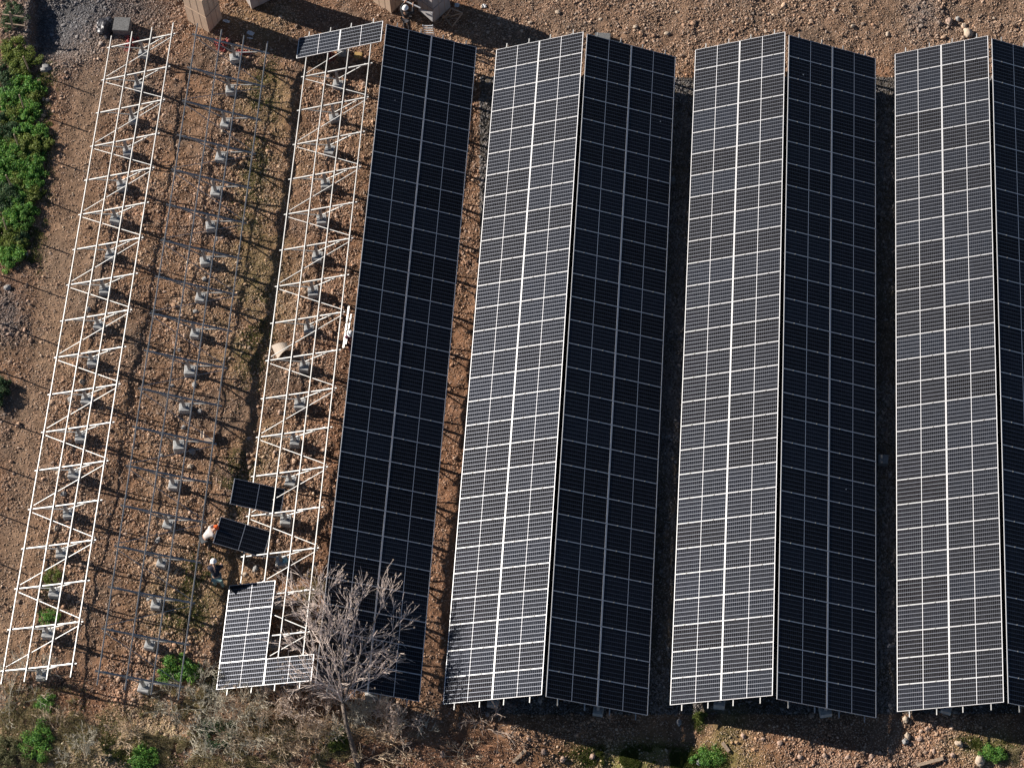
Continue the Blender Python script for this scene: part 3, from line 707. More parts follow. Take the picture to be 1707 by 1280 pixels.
for px, py, sx, sy, lab in ((418, 57, 0.16, 0.10, "larger pale scrap lying in the tall carton stack's shadow"), (417, 65, 0.14, 0.04, "thin pale strip below the larger scrap in the carton shadow"), (378, 38, 0.16, 0.07, "pale stick at the start of the tall carton stack's shadow"), (762, 10, 0.10, 0.11, "white crumpled bag in shade right of the grey carton stack"), (807, 11, 0.1, 0.09, "white scrap on sunlit soil right of the grey carton stack")):
    p = G(px, py); b = MB(); vs = []; fs = []; n = 5
    for i in range(n):
        for j in range(n): vs.append(((i / 4 - 0.5) * 2 * sx, (j / 4 - 0.5) * 2 * sy, 0.06 + 0.03 * math.sin(i * 2.1 + j)))
    for i in range(n - 1):
        for j in range(n - 1): fs.append((i * n + j, (i + 1) * n + j, (i + 1) * n + j + 1, i * n + j + 1))
    b.add(vs, fs); o = b.build("scrap", M_SCRAP); o.location = (p.x, p.y, float(gh(p.x, p.y))); o.rotation_euler = (0, 0, rnd.uniform(-.5, .5))
    md = o.modifiers.new("thick", 'SOLIDIFY'); md.thickness = 0.006
    tag(o, lab, "scrap", "pale scraps on the ground at the top")
for (x0, y0, x1, y1, lab) in ((855, 1271, 876, 1250, "long weathered plank on red soil under the array with the dead branch"), (1204, 1238, 1215, 1252, "short weathered plank on red soil below the middle bright array"), (1528, 1276, 1572, 1264, "longest weathered plank in the stony bottom right corner")):
    a_, c_ = G(x0, y0, 0.06), G(x1, y1, 0.08); a_.z = float(gh(a_.x, a_.y)) + 0.08; c_.z = float(gh(c_.x, c_.y)) + 0.08
    b = MB(); b.bar(a_, c_, 0.13, 0.035); tag(b.build("plank", M_WOOD), lab, "plank", "weathered planks")
# blue jug by a footing
p = G(476, 938); bm = bmesh.new()
bmesh.ops.create_cone(bm, cap_ends=True, segments=16, radius1=0.12, radius2=0.12, depth=0.26, matrix=Matrix.Translation((0, 0, 0.13)))
bmesh.ops.create_cone(bm, cap_ends=True, segments=16, radius1=0.118, radius2=0.035, depth=0.09, matrix=Matrix.Translation((0, 0, 0.306)))
bmesh.ops.create_cone(bm, cap_ends=True, segments=12, radius1=0.034, radius2=0.034, depth=0.05, matrix=Matrix.Translation((0, 0, 0.376)))
me = bpy.data.meshes.new("jug"); bm.to_mesh(me); bm.free(); me.materials.append(noisy("blue_plastic", (0.22, 0.50, 0.62), 0.08, 4, 0.4))
o = link(bpy.data.objects.new("jug", me)); o.location = (p.x, p.y, float(gh(p.x, p.y))); tag(o, "light blue plastic jug beside a footing of the part-built rack", "jug")

# ------------------------------------------------------------------ fence posts on the left
POSTS = [(50, 122), (41, 185), (33, 250), (22, 318), (12, 388), (2, 460), (-8, 538), (-20, 612), (-32, 688), (-46, 762), (-60, 836), (-74, 912)]
PLAB = ["pale weathered fence post at the edge of the green bushes below the gravel heap", "thin wooden fence post standing in the green bushes on the left"]
for i, (px, py) in enumerate(POSTS):
    p = G(px, py); z = float(gh(p.x, p.y)); b = MB()
    k = rnd.uniform(-0.04, 0.04)
    b.tube([(0, 0, -0.2), (k, 0.02, 0.7), (k * 2, 0.0, 1.30)], [0.034, 0.032, 0.03], 7)
    o = b.build("fence_post", M_WOOD); o.location = (p.x, p.y, z); tag(o, PLAB[0] if i == 0 else PLAB[1], "fence post", "fence posts along the left")
root = empty("wooden_gate", G(21, 50)); tag(root, "pale wooden post with two crossbars at the upper left corner", "fence")
b = MB(); b.bar((0, 0, -0.1), (0.12, 0.1, 1.25), 0.09, 0.07, up=(0, 1, 0)); b.build("post", M_WOOD, root)
for h_, ln in ((0.30, 0.62), (1.0, 0.70)):
    b = MB(); b.bar((-0.30, 0.11, h_), (ln, 0.06, h_ - 0.06), 0.05, 0.07); b.build("crossbar", M_WOOD, root)

# ------------------------------------------------------------------ plants
def leaves(n, centers, radii, size, cols, seed, up=0.5):
    """leaf quads spread through the volume of several clumps"""
    r = np.random.default_rng(seed); k = r.integers(0, len(centers), n)
    d = r.normal(size=(n, 3)); d /= np.linalg.norm(d, axis=1)[:, None]
    rr = r.random(n) ** 0.45
    c = np.array(centers)[k] + d * (np.array(radii)[k] * rr[:, None]); c[:, 2] = np.maximum(c[:, 2], 0.02)
    nrm = d * 0.7 + r.normal(size=(n, 3)) * 0.6 + np.array((0, 0, up)); nrm /= np.linalg.norm(nrm, axis=1)[:, None]
    t = np.cross(nrm, r.normal(size=(n, 3))); t /= np.linalg.norm(t, axis=1)[:, None]; bt = np.cross(nrm, t)
    s = size * r.uniform(0.6, 1.4, n)[:, None]
    V = np.stack([c - t * s, c + bt * s * 0.5, c + t * s, c - bt * s * 0.5], 1)
    cl = np.array(cols)[r.integers(0, len(cols), n)] * r.uniform(0.7, 1.3, (n, 1)) * (0.8 + 0.4 * r.random(len(centers))[k])[:, None]
    return V.reshape(-1, 3), np.arange(n * 4).reshape(-1, 4), np.repeat(cl, 4, 0)
GREENS = {'b': [(0.11, 0.27, 0.05), (0.15, 0.33, 0.06), (0.08, 0.21, 0.05), (0.21, 0.34, 0.06)], 'y': [(0.18, 0.24, 0.05), (0.23, 0.26, 0.06), (0.13, 0.18, 0.04)],
          't': [(0.05, 0.11, 0.05), (0.07, 0.13, 0.055), (0.10, 0.14, 0.06)], 'o': [(0.17, 0.17, 0.075), (0.13, 0.14, 0.06), (0.21, 0.19, 0.10)]}
def stems(n, R, H, rad, seed, lean=(0, 0)):
    r = random.Random(seed); b = MB()
    for _ in range(n):
        a = r.uniform(0, 6.28); q = r.uniform(0.2, 1) * R
        e = Vector((math.cos(a) * q + lean[0], math.sin(a) * q + lean[1], H * r.uniform(0.5, 1)))
        b.tube([(math.cos(a) * 0.1 * R, math.sin(a) * 0.1 * R, -0.05), e * 0.55 + Vector((0, 0, 0.12 * H)), e], [rad, rad * 0.7, rad * 0.3], 4)
    return b
def bush(px, py, R, H, tone, n, size, label, seed, group="green bushes"):
    p = G(px, py); z = float(gh(p.x, p.y)); root = empty("bush", (p.x, p.y, z)); tag(root, label, "bush", group)
    r = random.Random(seed); cs = []; rs = []; H = H * 0.34; ex = r.uniform(0.75, 1.2)
    for _ in range(max(12, int(60 * R))):
        a = r.uniform(0, 6.28); q = R * math.sqrt(r.random()) * (0.75 + 0.35 * math.sin(3 * a + seed) * r.random()); s = r.uniform(0.09, 0.24) * min(1, R + 0.25)
        cs.append((math.cos(a) * q * ex, math.sin(a) * q / ex, H * (1 - 0.7 * min(1, q / R) ** 2) * r.uniform(0.15, 1.0))); rs.append((s, s, s * 0.75))
    H *= 0.75 if py > 900 else 1.0
    n = int(n * 2.6); size *= 0.5
    V, F, c = leaves(n, cs, rs, size, GREENS[tone], seed)
    link(np_mesh("foliage", V, F, M_LEAF, c), root)
    stems(8, R * 0.7, H * 0.5, 0.01, seed).build("stem", M_BARK, root)
    return root
B = "green bushes along the left edge"
for k, (bx, by, br, tn, lb) in enumerate([(20, 90, 0.8, 'y', "low yellowish bush at the upper tip of the green strip"), (58, 165, 0.6, 'y', "small yellowish bush right below the pale fence post"), (20, 165, 0.9, 'b', "green bush between the fence posts high in the strip"), (25, 190, 0.9, 'y', "yellow-green bush above the strip's wide part"),
        (28, 235, 0.9, 'y', "yellow-green bush inside the strip's wide part"), (66, 228, 0.6, 'b', "small green bush bulging right from the strip"), (62, 275, 0.6, 'b', "small green bush on the strip's right rim, upper of two"), (30, 305, 0.9, 'y', "yellowish bush in the strip's lower middle"),
        (58, 325, 0.6, 'y', "small yellowish bush on the right rim lower down"), (28, 338, 0.8, 'b', "green bush between the shaded bush and the right rim"), (44, 350, 0.6, 'b', "small bright bush above the grey cobbles' upper end"), (22, 400, 0.8, 'y', "yellow-green bush near the strip's lower tip"), (36, 395, 0.5, 't', "small dull bush on the right of the lower tip"), (0, 300, 0.9, 'b', "green bush at the photo's edge in the strip's middle"), (0, 250, 0.9, 'b', "green bush at the photo's edge in the wide part")]):
    bush(bx, by, br, 0.8, tn, int(2400 * br), 0.075, lb, 200 + k, B)
bush(38, 105, 1.0, 0.9, 'y', 2600, 0.075, "yellow-green bush highest in the strip along the left edge", 1, B)
bush(40, 145, 0.9, 1.0, 'b', 2400, 0.08, "bright bush beside the pale fence post", 2, B)
bush(8, 130, 1.0, 0.7, 't', 2400, 0.07, "dull grey-green bush left of the pale fence post", 3, B)
bush(45, 205, 1.1, 1.2, 'b', 3200, 0.08, "bright green bush where the strip widens below the fence post", 4, B)
bush(5, 215, 1.2, 1.0, 't', 2800, 0.075, "dark green bush at the very edge level with the wide part of the strip", 5, B)
bush(52, 250, 1.0, 1.1, 'y', 3000, 0.075, "yellow-green bush reaching farthest right in the strip", 6, B)
bush(15, 275, 1.2, 1.3, 'b', 3200, 0.08, "tall bright bush in the middle of the left edge strip", 7, B)
bush(48, 300, 0.95, 1.0, 'b', 2800, 0.075, "bright bush at the right side of the strip's lower middle", 8, B)
bush(8, 335, 1.2, 1.2, 't', 2800, 0.08, "dark shaded bush low in the left edge strip", 9, B)
bush(30, 365, 0.9, 1.0, 'b', 2600, 0.075, "bright bush just above the strip's lower tip", 10, B)
bush(3, 385, 0.9, 1.0, 'y', 2200, 0.075, "yellowish bush at the edge above the lower tip", 11, B)
bush(18, 428, 0.8, 0.8, 'b', 2200, 0.07, "lowest bright bush, ending the strip above the grey cobbles", 12, B)
bush(-6, 655, 0.9, 1.1, 't', 2200, 0.075, "dark bush alone at the left edge beside the lower leftmost rack", 13)
bush(22, 30, 0.8, 0.6, 't', 1500, 0.06, "sparse dull bush around the crossbarred post at upper left", 14, B)
bush(300, 1118, 0.95, 0.6, 'b', 2400, 0.07, "bright leafy weed clump under the lower end of the bluish rack", 15)
bush(62, 1240, 0.9, 0.7, 'b', 2400, 0.06, "bright green clump near the lower left corner", 16)
bush(78, 1172, 0.45, 0.4, 'b', 900, 0.05, "small green tuft below the lower end of the leftmost rack", 17)
bush(240, 1268, 0.8, 0.5, 'b', 2200, 0.06, "bright green clump at the bottom edge left of the dry shrubs", 18)
bush(362, 1222, 0.9, 0.7, 't', 2200, 0.06, "dark green bush in the middle of the grey dry shrubs", 19)
bush(365, 1140, 0.7, 0.5, 'o', 1200, 0.05, "olive bush under the lower edge of the five mounted panels", 20)
bush(565, 1235, 0.55, 0.5, 'y', 1300, 0.05, "yellow-green tuft at the foot of the bare tree", 21)
bush(1182, 1262, 0.7, 0.35, 'b', 1800, 0.05, "bright weeds at the shadow's lower right corner on the bottom edge", 22)
bush(1654, 1256, 0.6, 0.35, 'b', 1500, 0.05, "green tuft beside the egg-shaped boulder at lower right", 23)
bush(1168, 1195, 0.3, 0.3, 'y', 600, 0.045, "slim green weed strip under the middle bright array's lower left end", 24)
bush(85, 965, 0.5, 0.35, 'y', 900, 0.045, "small yellow-green weed inside the lower leftmost rack", 25)
bush(80, 1030, 0.5, 0.35, 'b', 900, 0.045, "small green weed near the last footings of the leftmost rack", 26)
bush(15, 1258, 1.0, 0.7, 'o', 2400, 0.05, "olive dry bush filling the lower left corner", 27)

# grass blades: dry on the lower bank, green in patches
def blades(name, spots, n, h0, cols, seed):
    r = np.random.default_rng(seed); P = []
    for (px, py, rx, ry, wgt) in spots:
        m = int(n * wgt); c = G(px, py); e = G(px + rx, py); f_ = G(px, py - ry)
        ax_, ay_ = abs(e.x - c.x), abs(f_.y - c.y); q = r.normal(size=(m, 2)) * 0.55
        P.append(np.stack([c.x + q[:, 0] * ax_, c.y + q[:, 1] * ay_], 1))
    P = np.concatenate(P)
    k = vnoise(P[:, 0], P[:, 1], 0.7, seed) + 0.6 * vnoise(P[:, 0], P[:, 1], 0.25, seed + 1)
    P = P[k > -0.08]; m = len(P)
    z = gh(P[:, 0], P[:, 1]); a = r.uniform(0, 6.28, m); hh = h0 * r.uniform(0.4, 1.3, m); wd = r.uniform(0.007, 0.017, m); ln = r.uniform(0.2, 0.9, m) * hh; b_ = r.uniform(0, 6.28, m)
    base = np.stack([P[:, 0], P[:, 1], z - 0.01], 1); sd = np.stack([np.cos(a) * wd, np.sin(a) * wd, 0 * a], 1)
    tip = base + np.stack([np.cos(b_) * ln, np.sin(b_) * ln, hh], 1)
    V = np.stack([base - sd, base + sd, tip], 1).reshape(-1, 3)
    c = np.array(cols)[r.integers(0, len(cols), m)] * r.uniform(0.7, 1.3, (m, 1))
    o = link(np_mesh(name, V, np.arange(m * 3).reshape(-1, 3), M_LEAF, np.repeat(c, 3, 0))); return tag(o, kind="stuff")
blades("dry_grass", [(70, 1200, 90, 45, .16), (60, 1255, 80, 30, .12), (330, 1170, 80, 40, .10), (300, 1240, 120, 40, .16), (440, 1255, 90, 30, .14), (560, 1258, 80, 25, .08), (260, 1225, 60, 40, .08), (520, 1000, 25, 40, .03), (480, 1205, 70, 30, .08), (1690, 1260, 25, 12, .03)], 260000, 0.09, [(0.50, 0.41, 0.26), (0.42, 0.36, 0.20), (0.54, 0.45, 0.31), (0.30, 0.30, 0.13)], 61)
blades("green_grass", [(1080, 1262, 95, 18, .5), (1020, 1266, 45, 16, .2), (1140, 1270, 70, 14, .22), (1640, 1240, 45, 12, .06), (425, 300, 30, 120, .08), (425, 560, 30, 90, .08), (395, 800, 35, 70, .08), (330, 960, 40, 40, .06), (310, 1030, 50, 40, .06), (170, 1250, 90, 25, .10), (440, 150, 30, 60, .04), (1165, 1200, 10, 18, .02), (66, 150, 22, 60, .10), (74, 250, 14, 60, .10), (60, 370, 20, 50, .08), (40, 440, 25, 25, .05), (70, 1250, 70, 25, .12), (200, 1210, 60, 30, .06), (60, 1165, 60, 20, .06), (240, 1265, 50, 14, .06), (90, 1000, 25, 60, .04)], 90000, 0.07, [(0.17, 0.20, 0.045), (0.11, 0.15, 0.035), (0.20, 0.18, 0.06), (0.08, 0.13, 0.03)], 62)

# branching wood
def grow(b, p, d, L, r, depth, rg, tips, spread=0.55, upb=0.15, nseg=4, rmin=0.004, jit=0.20):
    pts = [Vector(p)]; rad = [r]; dd = Vector(d).normalized()
    for i in range(nseg):
        dd = (dd + Vector((rg.gauss(0, jit), rg.gauss(0, jit), rg.gauss(0, jit) + upb * 0.3))).normalized()
        pts.append(pts[-1] + dd * (L / nseg)); rad.append(max(rmin, r * (1 - 0.45 * (i + 1) / nseg)))
    b.tube(pts, rad, 5 if r > 0.02 else 3)
    if depth == 0: tips.append(pts[-1]); return
    nb = rg.choice((2, 3, 3))
    for k in range(nb):
        i = rg.randint(max(1, nseg - 2), nseg); ax_ = Vector((rg.gauss(0, 1), rg.gauss(0, 1), rg.gauss(0, 1))); ax_ = (ax_ - dd * ax_.dot(dd)).normalized()
        nd = (dd + ax_ * spread * rg.uniform(0.6, 1.5) + Vector((0, 0, upb))).normalized()
        grow(b, pts[i], nd, L * rg.uniform(0.55, 0.85), max(rmin, rad[i] * rg.uniform(0.55, 0.8)), depth - 1, rg, tips, spread, upb, nseg, rmin, jit)

def bare_tree():
    rg = random.Random(5); base = G(600, 1292); base.z = float(base_z(base.x, base.y))
    root = empty("bare_tree", base); tag(root, "leafless tree with pale twigs rising in front of the dark array at bottom centre", "tree")
    O1, U1, V1, N1, L1 = face_frame(1, 'R')
    def rel(px, py, h):                     # branches reach over the modules, just clear of them
        h = h * 0.55 if h <= 2.3 else max(1.0, h * 0.27)
        while True:
            p = G(px, py, h); q = p - O1
            if not (-0.9 < q.dot(U1) < S + 0.2 and q.dot(V1) > -0.3) or q.dot(N1) > 0.22: return p - base
            h += 0.05
    t = MB(); tr = [Vector((0, 0, -0.2)), rel(588, 1245, 0.8), rel(577, 1205, 1.6), rel(571, 1172, 2.3)]
    t.tube(tr, [0.12, 0.105, 0.09, 0.08], 9); t.build("trunk", M_TRUNK, root, True)
    tips = []
    limbs = [((571, 1172, 2.3), (573, 1110, 3.0), (563, 1070, 3.5), (541, 1030, 4.2), (527, 985, 4.9)),
             ((571, 1172, 2.3), (584, 1140, 2.9), (600, 1090, 3.6), (622, 1040, 4.3), (640, 1005, 4.8)),
             ((571, 1172, 2.3), (555, 1130, 3.0), (530, 1100, 3.5), (505, 1085, 3.9)),
             ((563, 1070, 3.5), (552, 1040, 4.0), (545, 1010, 4.4), (548, 985, 4.8)),
             ((600, 1090, 3.6), (618, 1085, 3.9), (638, 1070, 4.2), (655, 1050, 4.5)),
             ((584, 1140, 2.9), (604, 1120, 3.3), (622, 1105, 3.7), (636, 1098, 3.9)),
             ((573, 1110, 3.0), (585, 1075, 3.5), (592, 1040, 4.0), (598, 1010, 4.4)),
             ((571, 1172, 2.3), (560, 1150, 2.7), (540, 1145, 3.0), (520, 1135, 3.3))]
    limbs += [((571, 1172, 2.3), (566, 1130, 2.8), (556, 1095, 3.4), (545, 1070, 3.9)), ((563, 1070, 3.5), (575, 1035, 4.2), (580, 1005, 4.6)), ((541, 1030, 4.2), (522, 1020, 4.6), (505, 1005, 4.9)),
              ((571, 1172, 2.3), (592, 1150, 2.7), (610, 1140, 3.0), (628, 1130, 3.2)), ((555, 1130, 3.0), (535, 1075, 3.8), (520, 1050, 4.2))]
    for li, lm in enumerate(limbs):
        b = MB(); pts = [rel(*q) for q in lm]; n = len(pts); r0 = 0.06 if li < 2 else 0.026
        rad = [max(0.010, r0 * (1 - 0.75 * i / (n - 1))) for i in range(n)]
        b.tube(pts, rad, 6)
        tw = MB()
        for i in range(1, n):
            d = (pts[i] - pts[i - 1]).normalized()
            for k in range(4 if i < n - 1 else 7):
                t_ = rg.random(); p = lerp(pts[i - 1], pts[i], t_) if i < n - 1 or k < 2 else pts[i]
                nd = (d * 0.8 + Vector((rg.gauss(0, 0.55), rg.gauss(0, 0.35) + 0.15, rg.gauss(0.05, 0.18)))).normalized()
                grow(tw, p, nd, rg.uniform(0.5, 0.85), 0.0085, 2, rg, tips, 0.45, 0.0, 3, 0.0062, 0.08)
        lo = b.build("limb", M_TRUNK if li < 2 else M_BARK, root, True)
        to = tw.build("twigs", M_BARK, lo); to["kind"] = "stuff"
    # dry seed heads at the twig ends
    s = MB()
    for q in tips[::6]:
        s.box(q, (0.05, 0.05, 0.055), Matrix.Rotation(rg.uniform(0, 3), 3, 'X'))
    o = s.build("seed_heads", noisy("seed_head", (0.42, 0.33, 0.25), 0.2, 9, 0.9), root); o["kind"] = "stuff"
bare_tree()

def dry_shrub(px, py, R, H, nst, depth, label, seed, m=None, lean=(0.0, 0.5), grp="dry leafless shrubs", rmin=0.006):
    p = G(px, py); z = float(gh(p.x, p.y)); rg = random.Random(seed); b = MB(); tips = []; H *= 0.62; rmin *= 0.85
    for k in range(nst):
        a = rg.uniform(0, 6.28); d = Vector((math.cos(a) * R + lean[0], math.sin(a) * R + lean[1], H)).normalized()
        q = Vector((rg.uniform(-.25, .25) * R, rg.uniform(-.25, .25) * R, -0.05))
        grow(b, q, d, math.hypot(R, H) * rg.uniform(0.5, 0.75), 0.014, depth, rg, tips, 0.55, 0.10, 4, rmin, 0.20)
    o = b.build("dry_shrub", m or M_TWIG); o.location = (p.x, p.y, z)
    return tag(o, label, "shrub", grp)
M_GREYTWIG = noisy("grey_twig", (0.50, 0.46, 0.36), 0.25, 5.0, 0.9); M_TANTWIG = noisy("tan_twig", (0.54, 0.42, 0.29), 0.25, 5.0, 0.9)
dry_shrub(505, 1190, 1.0, 1.5, 9, 4, "pale purplish shrub in front of the lowest mounted panel", 1)
dry_shrub(465, 1180, 0.8, 1.1, 7, 4, "thin bare shrub directly below the five mounted panels", 2)
dry_shrub(545, 1195, 0.8, 1.4, 7, 4, "bare shrub just left of the bare tree's fork", 3)
dry_shrub(625, 1205, 0.9, 0.9, 9, 4, "low tangled shrub right of the bare tree's trunk", 4, M_GREYTWIG)
dry_shrub(672, 1205, 0.9, 0.9, 9, 4, "dry shrub with twig tips over the dark array's bottom edge", 5, M_TWIG)
dry_shrub(708, 1215, 0.6, 0.6, 6, 3, "small dry shrub at the edge of the leftmost dark array's shadow", 6, M_GREYTWIG)
dry_shrub(350, 1165, 1.0, 1.0, 9, 4, "olive-grey shrub below the left corner of the five mounted panels", 7, M_GREYTWIG)
dry_shrub(400, 1205, 1.1, 1.0, 9, 4, "grey shrub right of the dark green bush", 8, M_GREYTWIG)
dry_shrub(320, 1215, 1.0, 0.9, 8, 4, "grey shrub left of the dark green bush", 9, M_GREYTWIG)
dry_shrub(370, 1262, 1.2, 0.9, 10, 4, "pale grey shrub at the bottom edge below the dark green bush", 10, M_GREYTWIG)
dry_shrub(455, 1248, 1.1, 0.9, 9, 4, "tan shrub at the bottom edge left of the bare tree", 11, M_TANTWIG)
dry_shrub(530, 1258, 1.0, 0.8, 8, 4, "tan brushwood shrub beside the foot of the bare tree", 12, M_TANTWIG)
dry_shrub(25, 1165, 1.1, 0.8, 9, 4, "grey-olive shrub below the left rails of the leftmost rack", 13, M_GREYTWIG)
dry_shrub(70, 1135, 0.8, 0.6, 7, 3, "thin grey shrub around the last footing of the leftmost rack", 14, M_GREYTWIG)
dry_shrub(100, 1215, 1.0, 0.6, 8, 3, "brown shrub above the green clump in the lower left corner", 15, M_TANTWIG)
dry_shrub(515, 1045, 0.7, 0.9, 7, 4, "thin bare shrub standing between rails left of the leftmost dark array", 16)
dry_shrub(765, 1262, 0.8, 0.5, 7, 3, "low brown shrub on the bottom edge left of the dead branch", 17, M_TANTWIG)
for k, (qx, qy, qr, mm, lb) in enumerate([(290, 1180, 0.8, 0, "small grey shrub right of the leafy weed clump"), (420, 1170, 0.8, 1, "small tan shrub under the five mounted panels' stub rails"), (430, 1225, 0.9, 0, "grey shrub between the dark green bush and the tan brushwood"), (490, 1230, 0.9, 1, "tan shrub in the brushwood left of the tree's yellow tuft"),
        (200, 1235, 0.7, 1, "low tan shrub on the red slope at lower left"), (140, 1262, 0.7, 0, "low grey shrub on the bottom edge right of the lower left clump"), (590, 1220, 0.7, 0, "grey shrub directly right of the bare tree's trunk"), (415, 1262, 0.9, 1, "tan shrub on the bottom edge between two grey ones"), (650, 1235, 0.7, 1, "tan shrub in front of the leftmost dark array's shadow")]):
    dry_shrub(qx, qy, qr, 0.8, 8, 4, lb, 300 + k, (M_GREYTWIG, M_TANTWIG)[mm])
dry_shrub(620, 1262, 0.9, 0.7, 7, 3, "sparse tan shrub right of the bare tree's foot", 18, M_TANTWIG)
o = dry_shrub(805, 1212, 1.1, 0.35, 9, 3, "forked pale dead branch lying in front of the first bright array", 19, noisy("dead_branch", (0.34, 0.27, 0.22), 0.2, 6, 0.9), (0.5, 0.9), None, 0.011)
o.name = "dead_branch"; o["category"] = "branch"

# ------------------------------------------------------------------ workers
def skin_obj(name, verts, edges, radii, m, parent, sub=1, root=0):
    me = bpy.data.meshes.new(name); me.from_pydata([tuple(v) for v in verts], edges, []); me.update()
    o = bpy.data.objects.new(name, me); link(o, parent)
    o.modifiers.new("skin", 'SKIN'); sm = o.modifiers.new("sub", 'SUBSURF'); sm.levels = sm.render_levels = sub
    lay = me.skin_vertices[0].data if me.skin_vertices else None
    for i, r in enumerate(radii):
        lay[i].radius = (r, r) if isinstance(r, float) else r
        lay[i].use_root = (i == root)
    dg = bpy.context.evaluated_depsgraph_get(); dg.update()
    nm = bpy.data.meshes.new_from_object(o.evaluated_get(dg)); o.modifiers.clear(); o.data = nm
    nm.materials.clear(); nm.materials.append(m); nm.polygons.foreach_set("use_smooth", [True] * len(nm.polygons)); nm.name = name
    return o

def person(loc, rz, J, label, shirt, trousers, helmet, bootm):
    """J: joint name -> point in metres, +x right, +y ahead"""
    root = empty("person", loc, rz); tag(root, label, "person", "workers on the site")
    V = []; E = []; R = []
    def add(p, r, par=None):
        V.append(Vector(p)); R.append(r)
        if par is not None: E.append((par, len(V) - 1))
        return len(V) - 1
    J = {k: Vector(v) for k, v in J.items()}
    pel = add(J['pelvis'], (0.155, 0.11)); sp = add(lerp(J['pelvis'], J['chest'], 0.5), (0.14, 0.10), pel); ch = add(J['chest'], (0.165, 0.115), sp)
    nk = add(J['neck'], 0.058, ch); hd = add(lerp(J['neck'], J['head'], 0.55), 0.075, nk); h2 = add(J['head'], 0.092, hd)
    top = add(J['head'] + (J['head'] - J['neck']).normalized() * 0.09, 0.06, h2)
    fd = J['face'].normalized() if 'face' in J else Vector((0, 1, 0))
    add(J['head'] + fd * 0.115 - (J['head'] - J['neck']).normalized() * 0.02, 0.016, h2)
    for s in 'LR':
        sh = add(J['sh' + s], 0.066, ch); el = add(J['el' + s], 0.045, sh); wr = add(J['wr' + s], 0.03, el)
        d = (J['wr' + s] - J['el' + s]).normalized(); pm = add(J['wr' + s] + d * 0.06, (0.04, 0.02), wr)
        sd = d.cross(Vector((0, 0, 1)))
        sd = sd.normalized() if sd.length > 0.1 else Vector((1, 0, 0)); cu = d.cross(sd).normalized() * -1
        if cu.z > 0: cu = -cu
        for k, (off, ln) in enumerate(((-0.03, 0.065), (-0.01, 0.078), (0.01, 0.073), (0.03, 0.058))):
            a = add(V[pm] + sd * off + d * 0.035, 0.0095, pm); c = add(V[a] + d * ln * 0.6 + cu * 0.012, 0.009, a); add(V[c] + (d * 0.5 + cu * 0.8).normalized() * ln * 0.55, 0.008, c)
        a = add(V[wr] + d * 0.03 + sd * -0.045, 0.011, pm); add(V[a] + (d + sd * -0.6).normalized() * 0.05, 0.0095, a)
    for s in 'LR':
        hp = add(J['hip' + s], 0.088, pel); kn = add(J['kn' + s], 0.058, hp); an = add(J['an' + s], 0.04, kn)
        add(J['an' + s] + Vector((0, 0.12, -0.05)), 0.034, an)
    skin_obj("body", V, E, R, M_SKIN, root, 1)
    # clothing, a little fuller than the body
    V.clear(); E.clear(); R.clear()
    pel = add(lerp(J['pelvis'], J['chest'], 0.05), (0.175, 0.13)); ch0 = add(lerp(J['pelvis'], J['chest'], 0.55), (0.17, 0.125), pel); ch = add(J['chest'], (0.19, 0.135), ch0); add(lerp(J['chest'], J['neck'], 0.7), 0.08, ch)
    for s in 'LR':
        sh = add(J['sh' + s], 0.088, ch); el = add(J['el' + s], 0.066, sh); add(lerp(J['el' + s], J['wr' + s], 0.9), 0.05, el)
    skin_obj("shirt", V, E, R, shirt, root, 1)
    V.clear(); E.clear(); R.clear()
    pel = add(J['pelvis'] + Vector((0, 0, 0.04)), (0.18, 0.135)); 
    for s in 'LR':
        hp = add(J['hip' + s], 0.112, pel); kn = add(J['kn' + s], 0.082, hp); add(lerp(J['kn' + s], J['an' + s], 0.92), 0.068, kn)
    skin_obj("trousers", V, E, R, trousers, root, 1)
    for s in 'LR':
        p = J['an' + s]; skin_obj("boot", [p + Vector((0, -0.03, 0.05)), p + Vector((0, -0.02, -0.03)), p + Vector((0, 0.10, -0.05)), p + Vector((0, 0.19, -0.055))], [(0, 1), (1, 2), (2, 3)], [0.055, 0.05, 0.048, 0.038], bootm, root, 1)
    up = (J['head'] - J['neck']).normalized()
    q = up.to_track_quat('Z', 'Y').to_matrix()
    bm = bmesh.new(); bmesh.ops.create_uvsphere(bm, u_segments=20, v_segments=12, radius=0.132)
    bmesh.ops.delete(bm, geom=[v for v in bm.verts if v.co.z < -0.005], context='VERTS')
    for v in bm.verts: v.co.y *= 1.12
    ring = sorted([v for v in bm.verts if v.co.z < 0.01], key=lambda v: math.atan2(v.co.y, v.co.x))
    br = [bm.verts.new((v.co.x * 1.10, v.co.y * (1.25 if v.co.y > 0 else 1.08), v.co.z - 0.015)) for v in ring]
    for i in range(len(ring)): 
        k = (i + 1) % len(ring); bm.faces.new((ring[i], ring[k], br[k], br[i]))
    bmesh.ops.recalc_face_normals(bm, faces=bm.faces[:])
    me = bpy.data.meshes.new("helmet"); bm.to_mesh(me); bm.free(); me.materials.append(helmet); me.polygons.foreach_set("use_smooth", [True] * len(me.polygons))
    ho = link(bpy.data.objects.new("helmet", me), root); ho.matrix_local = Matrix.Translation(J['head'] + up * 0.03) @ q.to_4x4()
    md = ho.modifiers.new("thick", 'SOLIDIFY'); md.thickness = 0.006
    side = fd.cross(up).normalized()
    for k in (-1, 1):
        b = MB(); b.box(J['head'] + fd * 0.088 + side * (0.033 * k) + up * 0.0, (0.022, 0.022, 0.012)); b.build("eye", M_DARK, root)
    b = MB(); b.box(J['head'] + fd * 0.090 - up * 0.065, (0.045, 0.02, 0.01)); b.build("mouth", mat("lips", (0.30, 0.12, 0.10), 0.6), root)
    return root
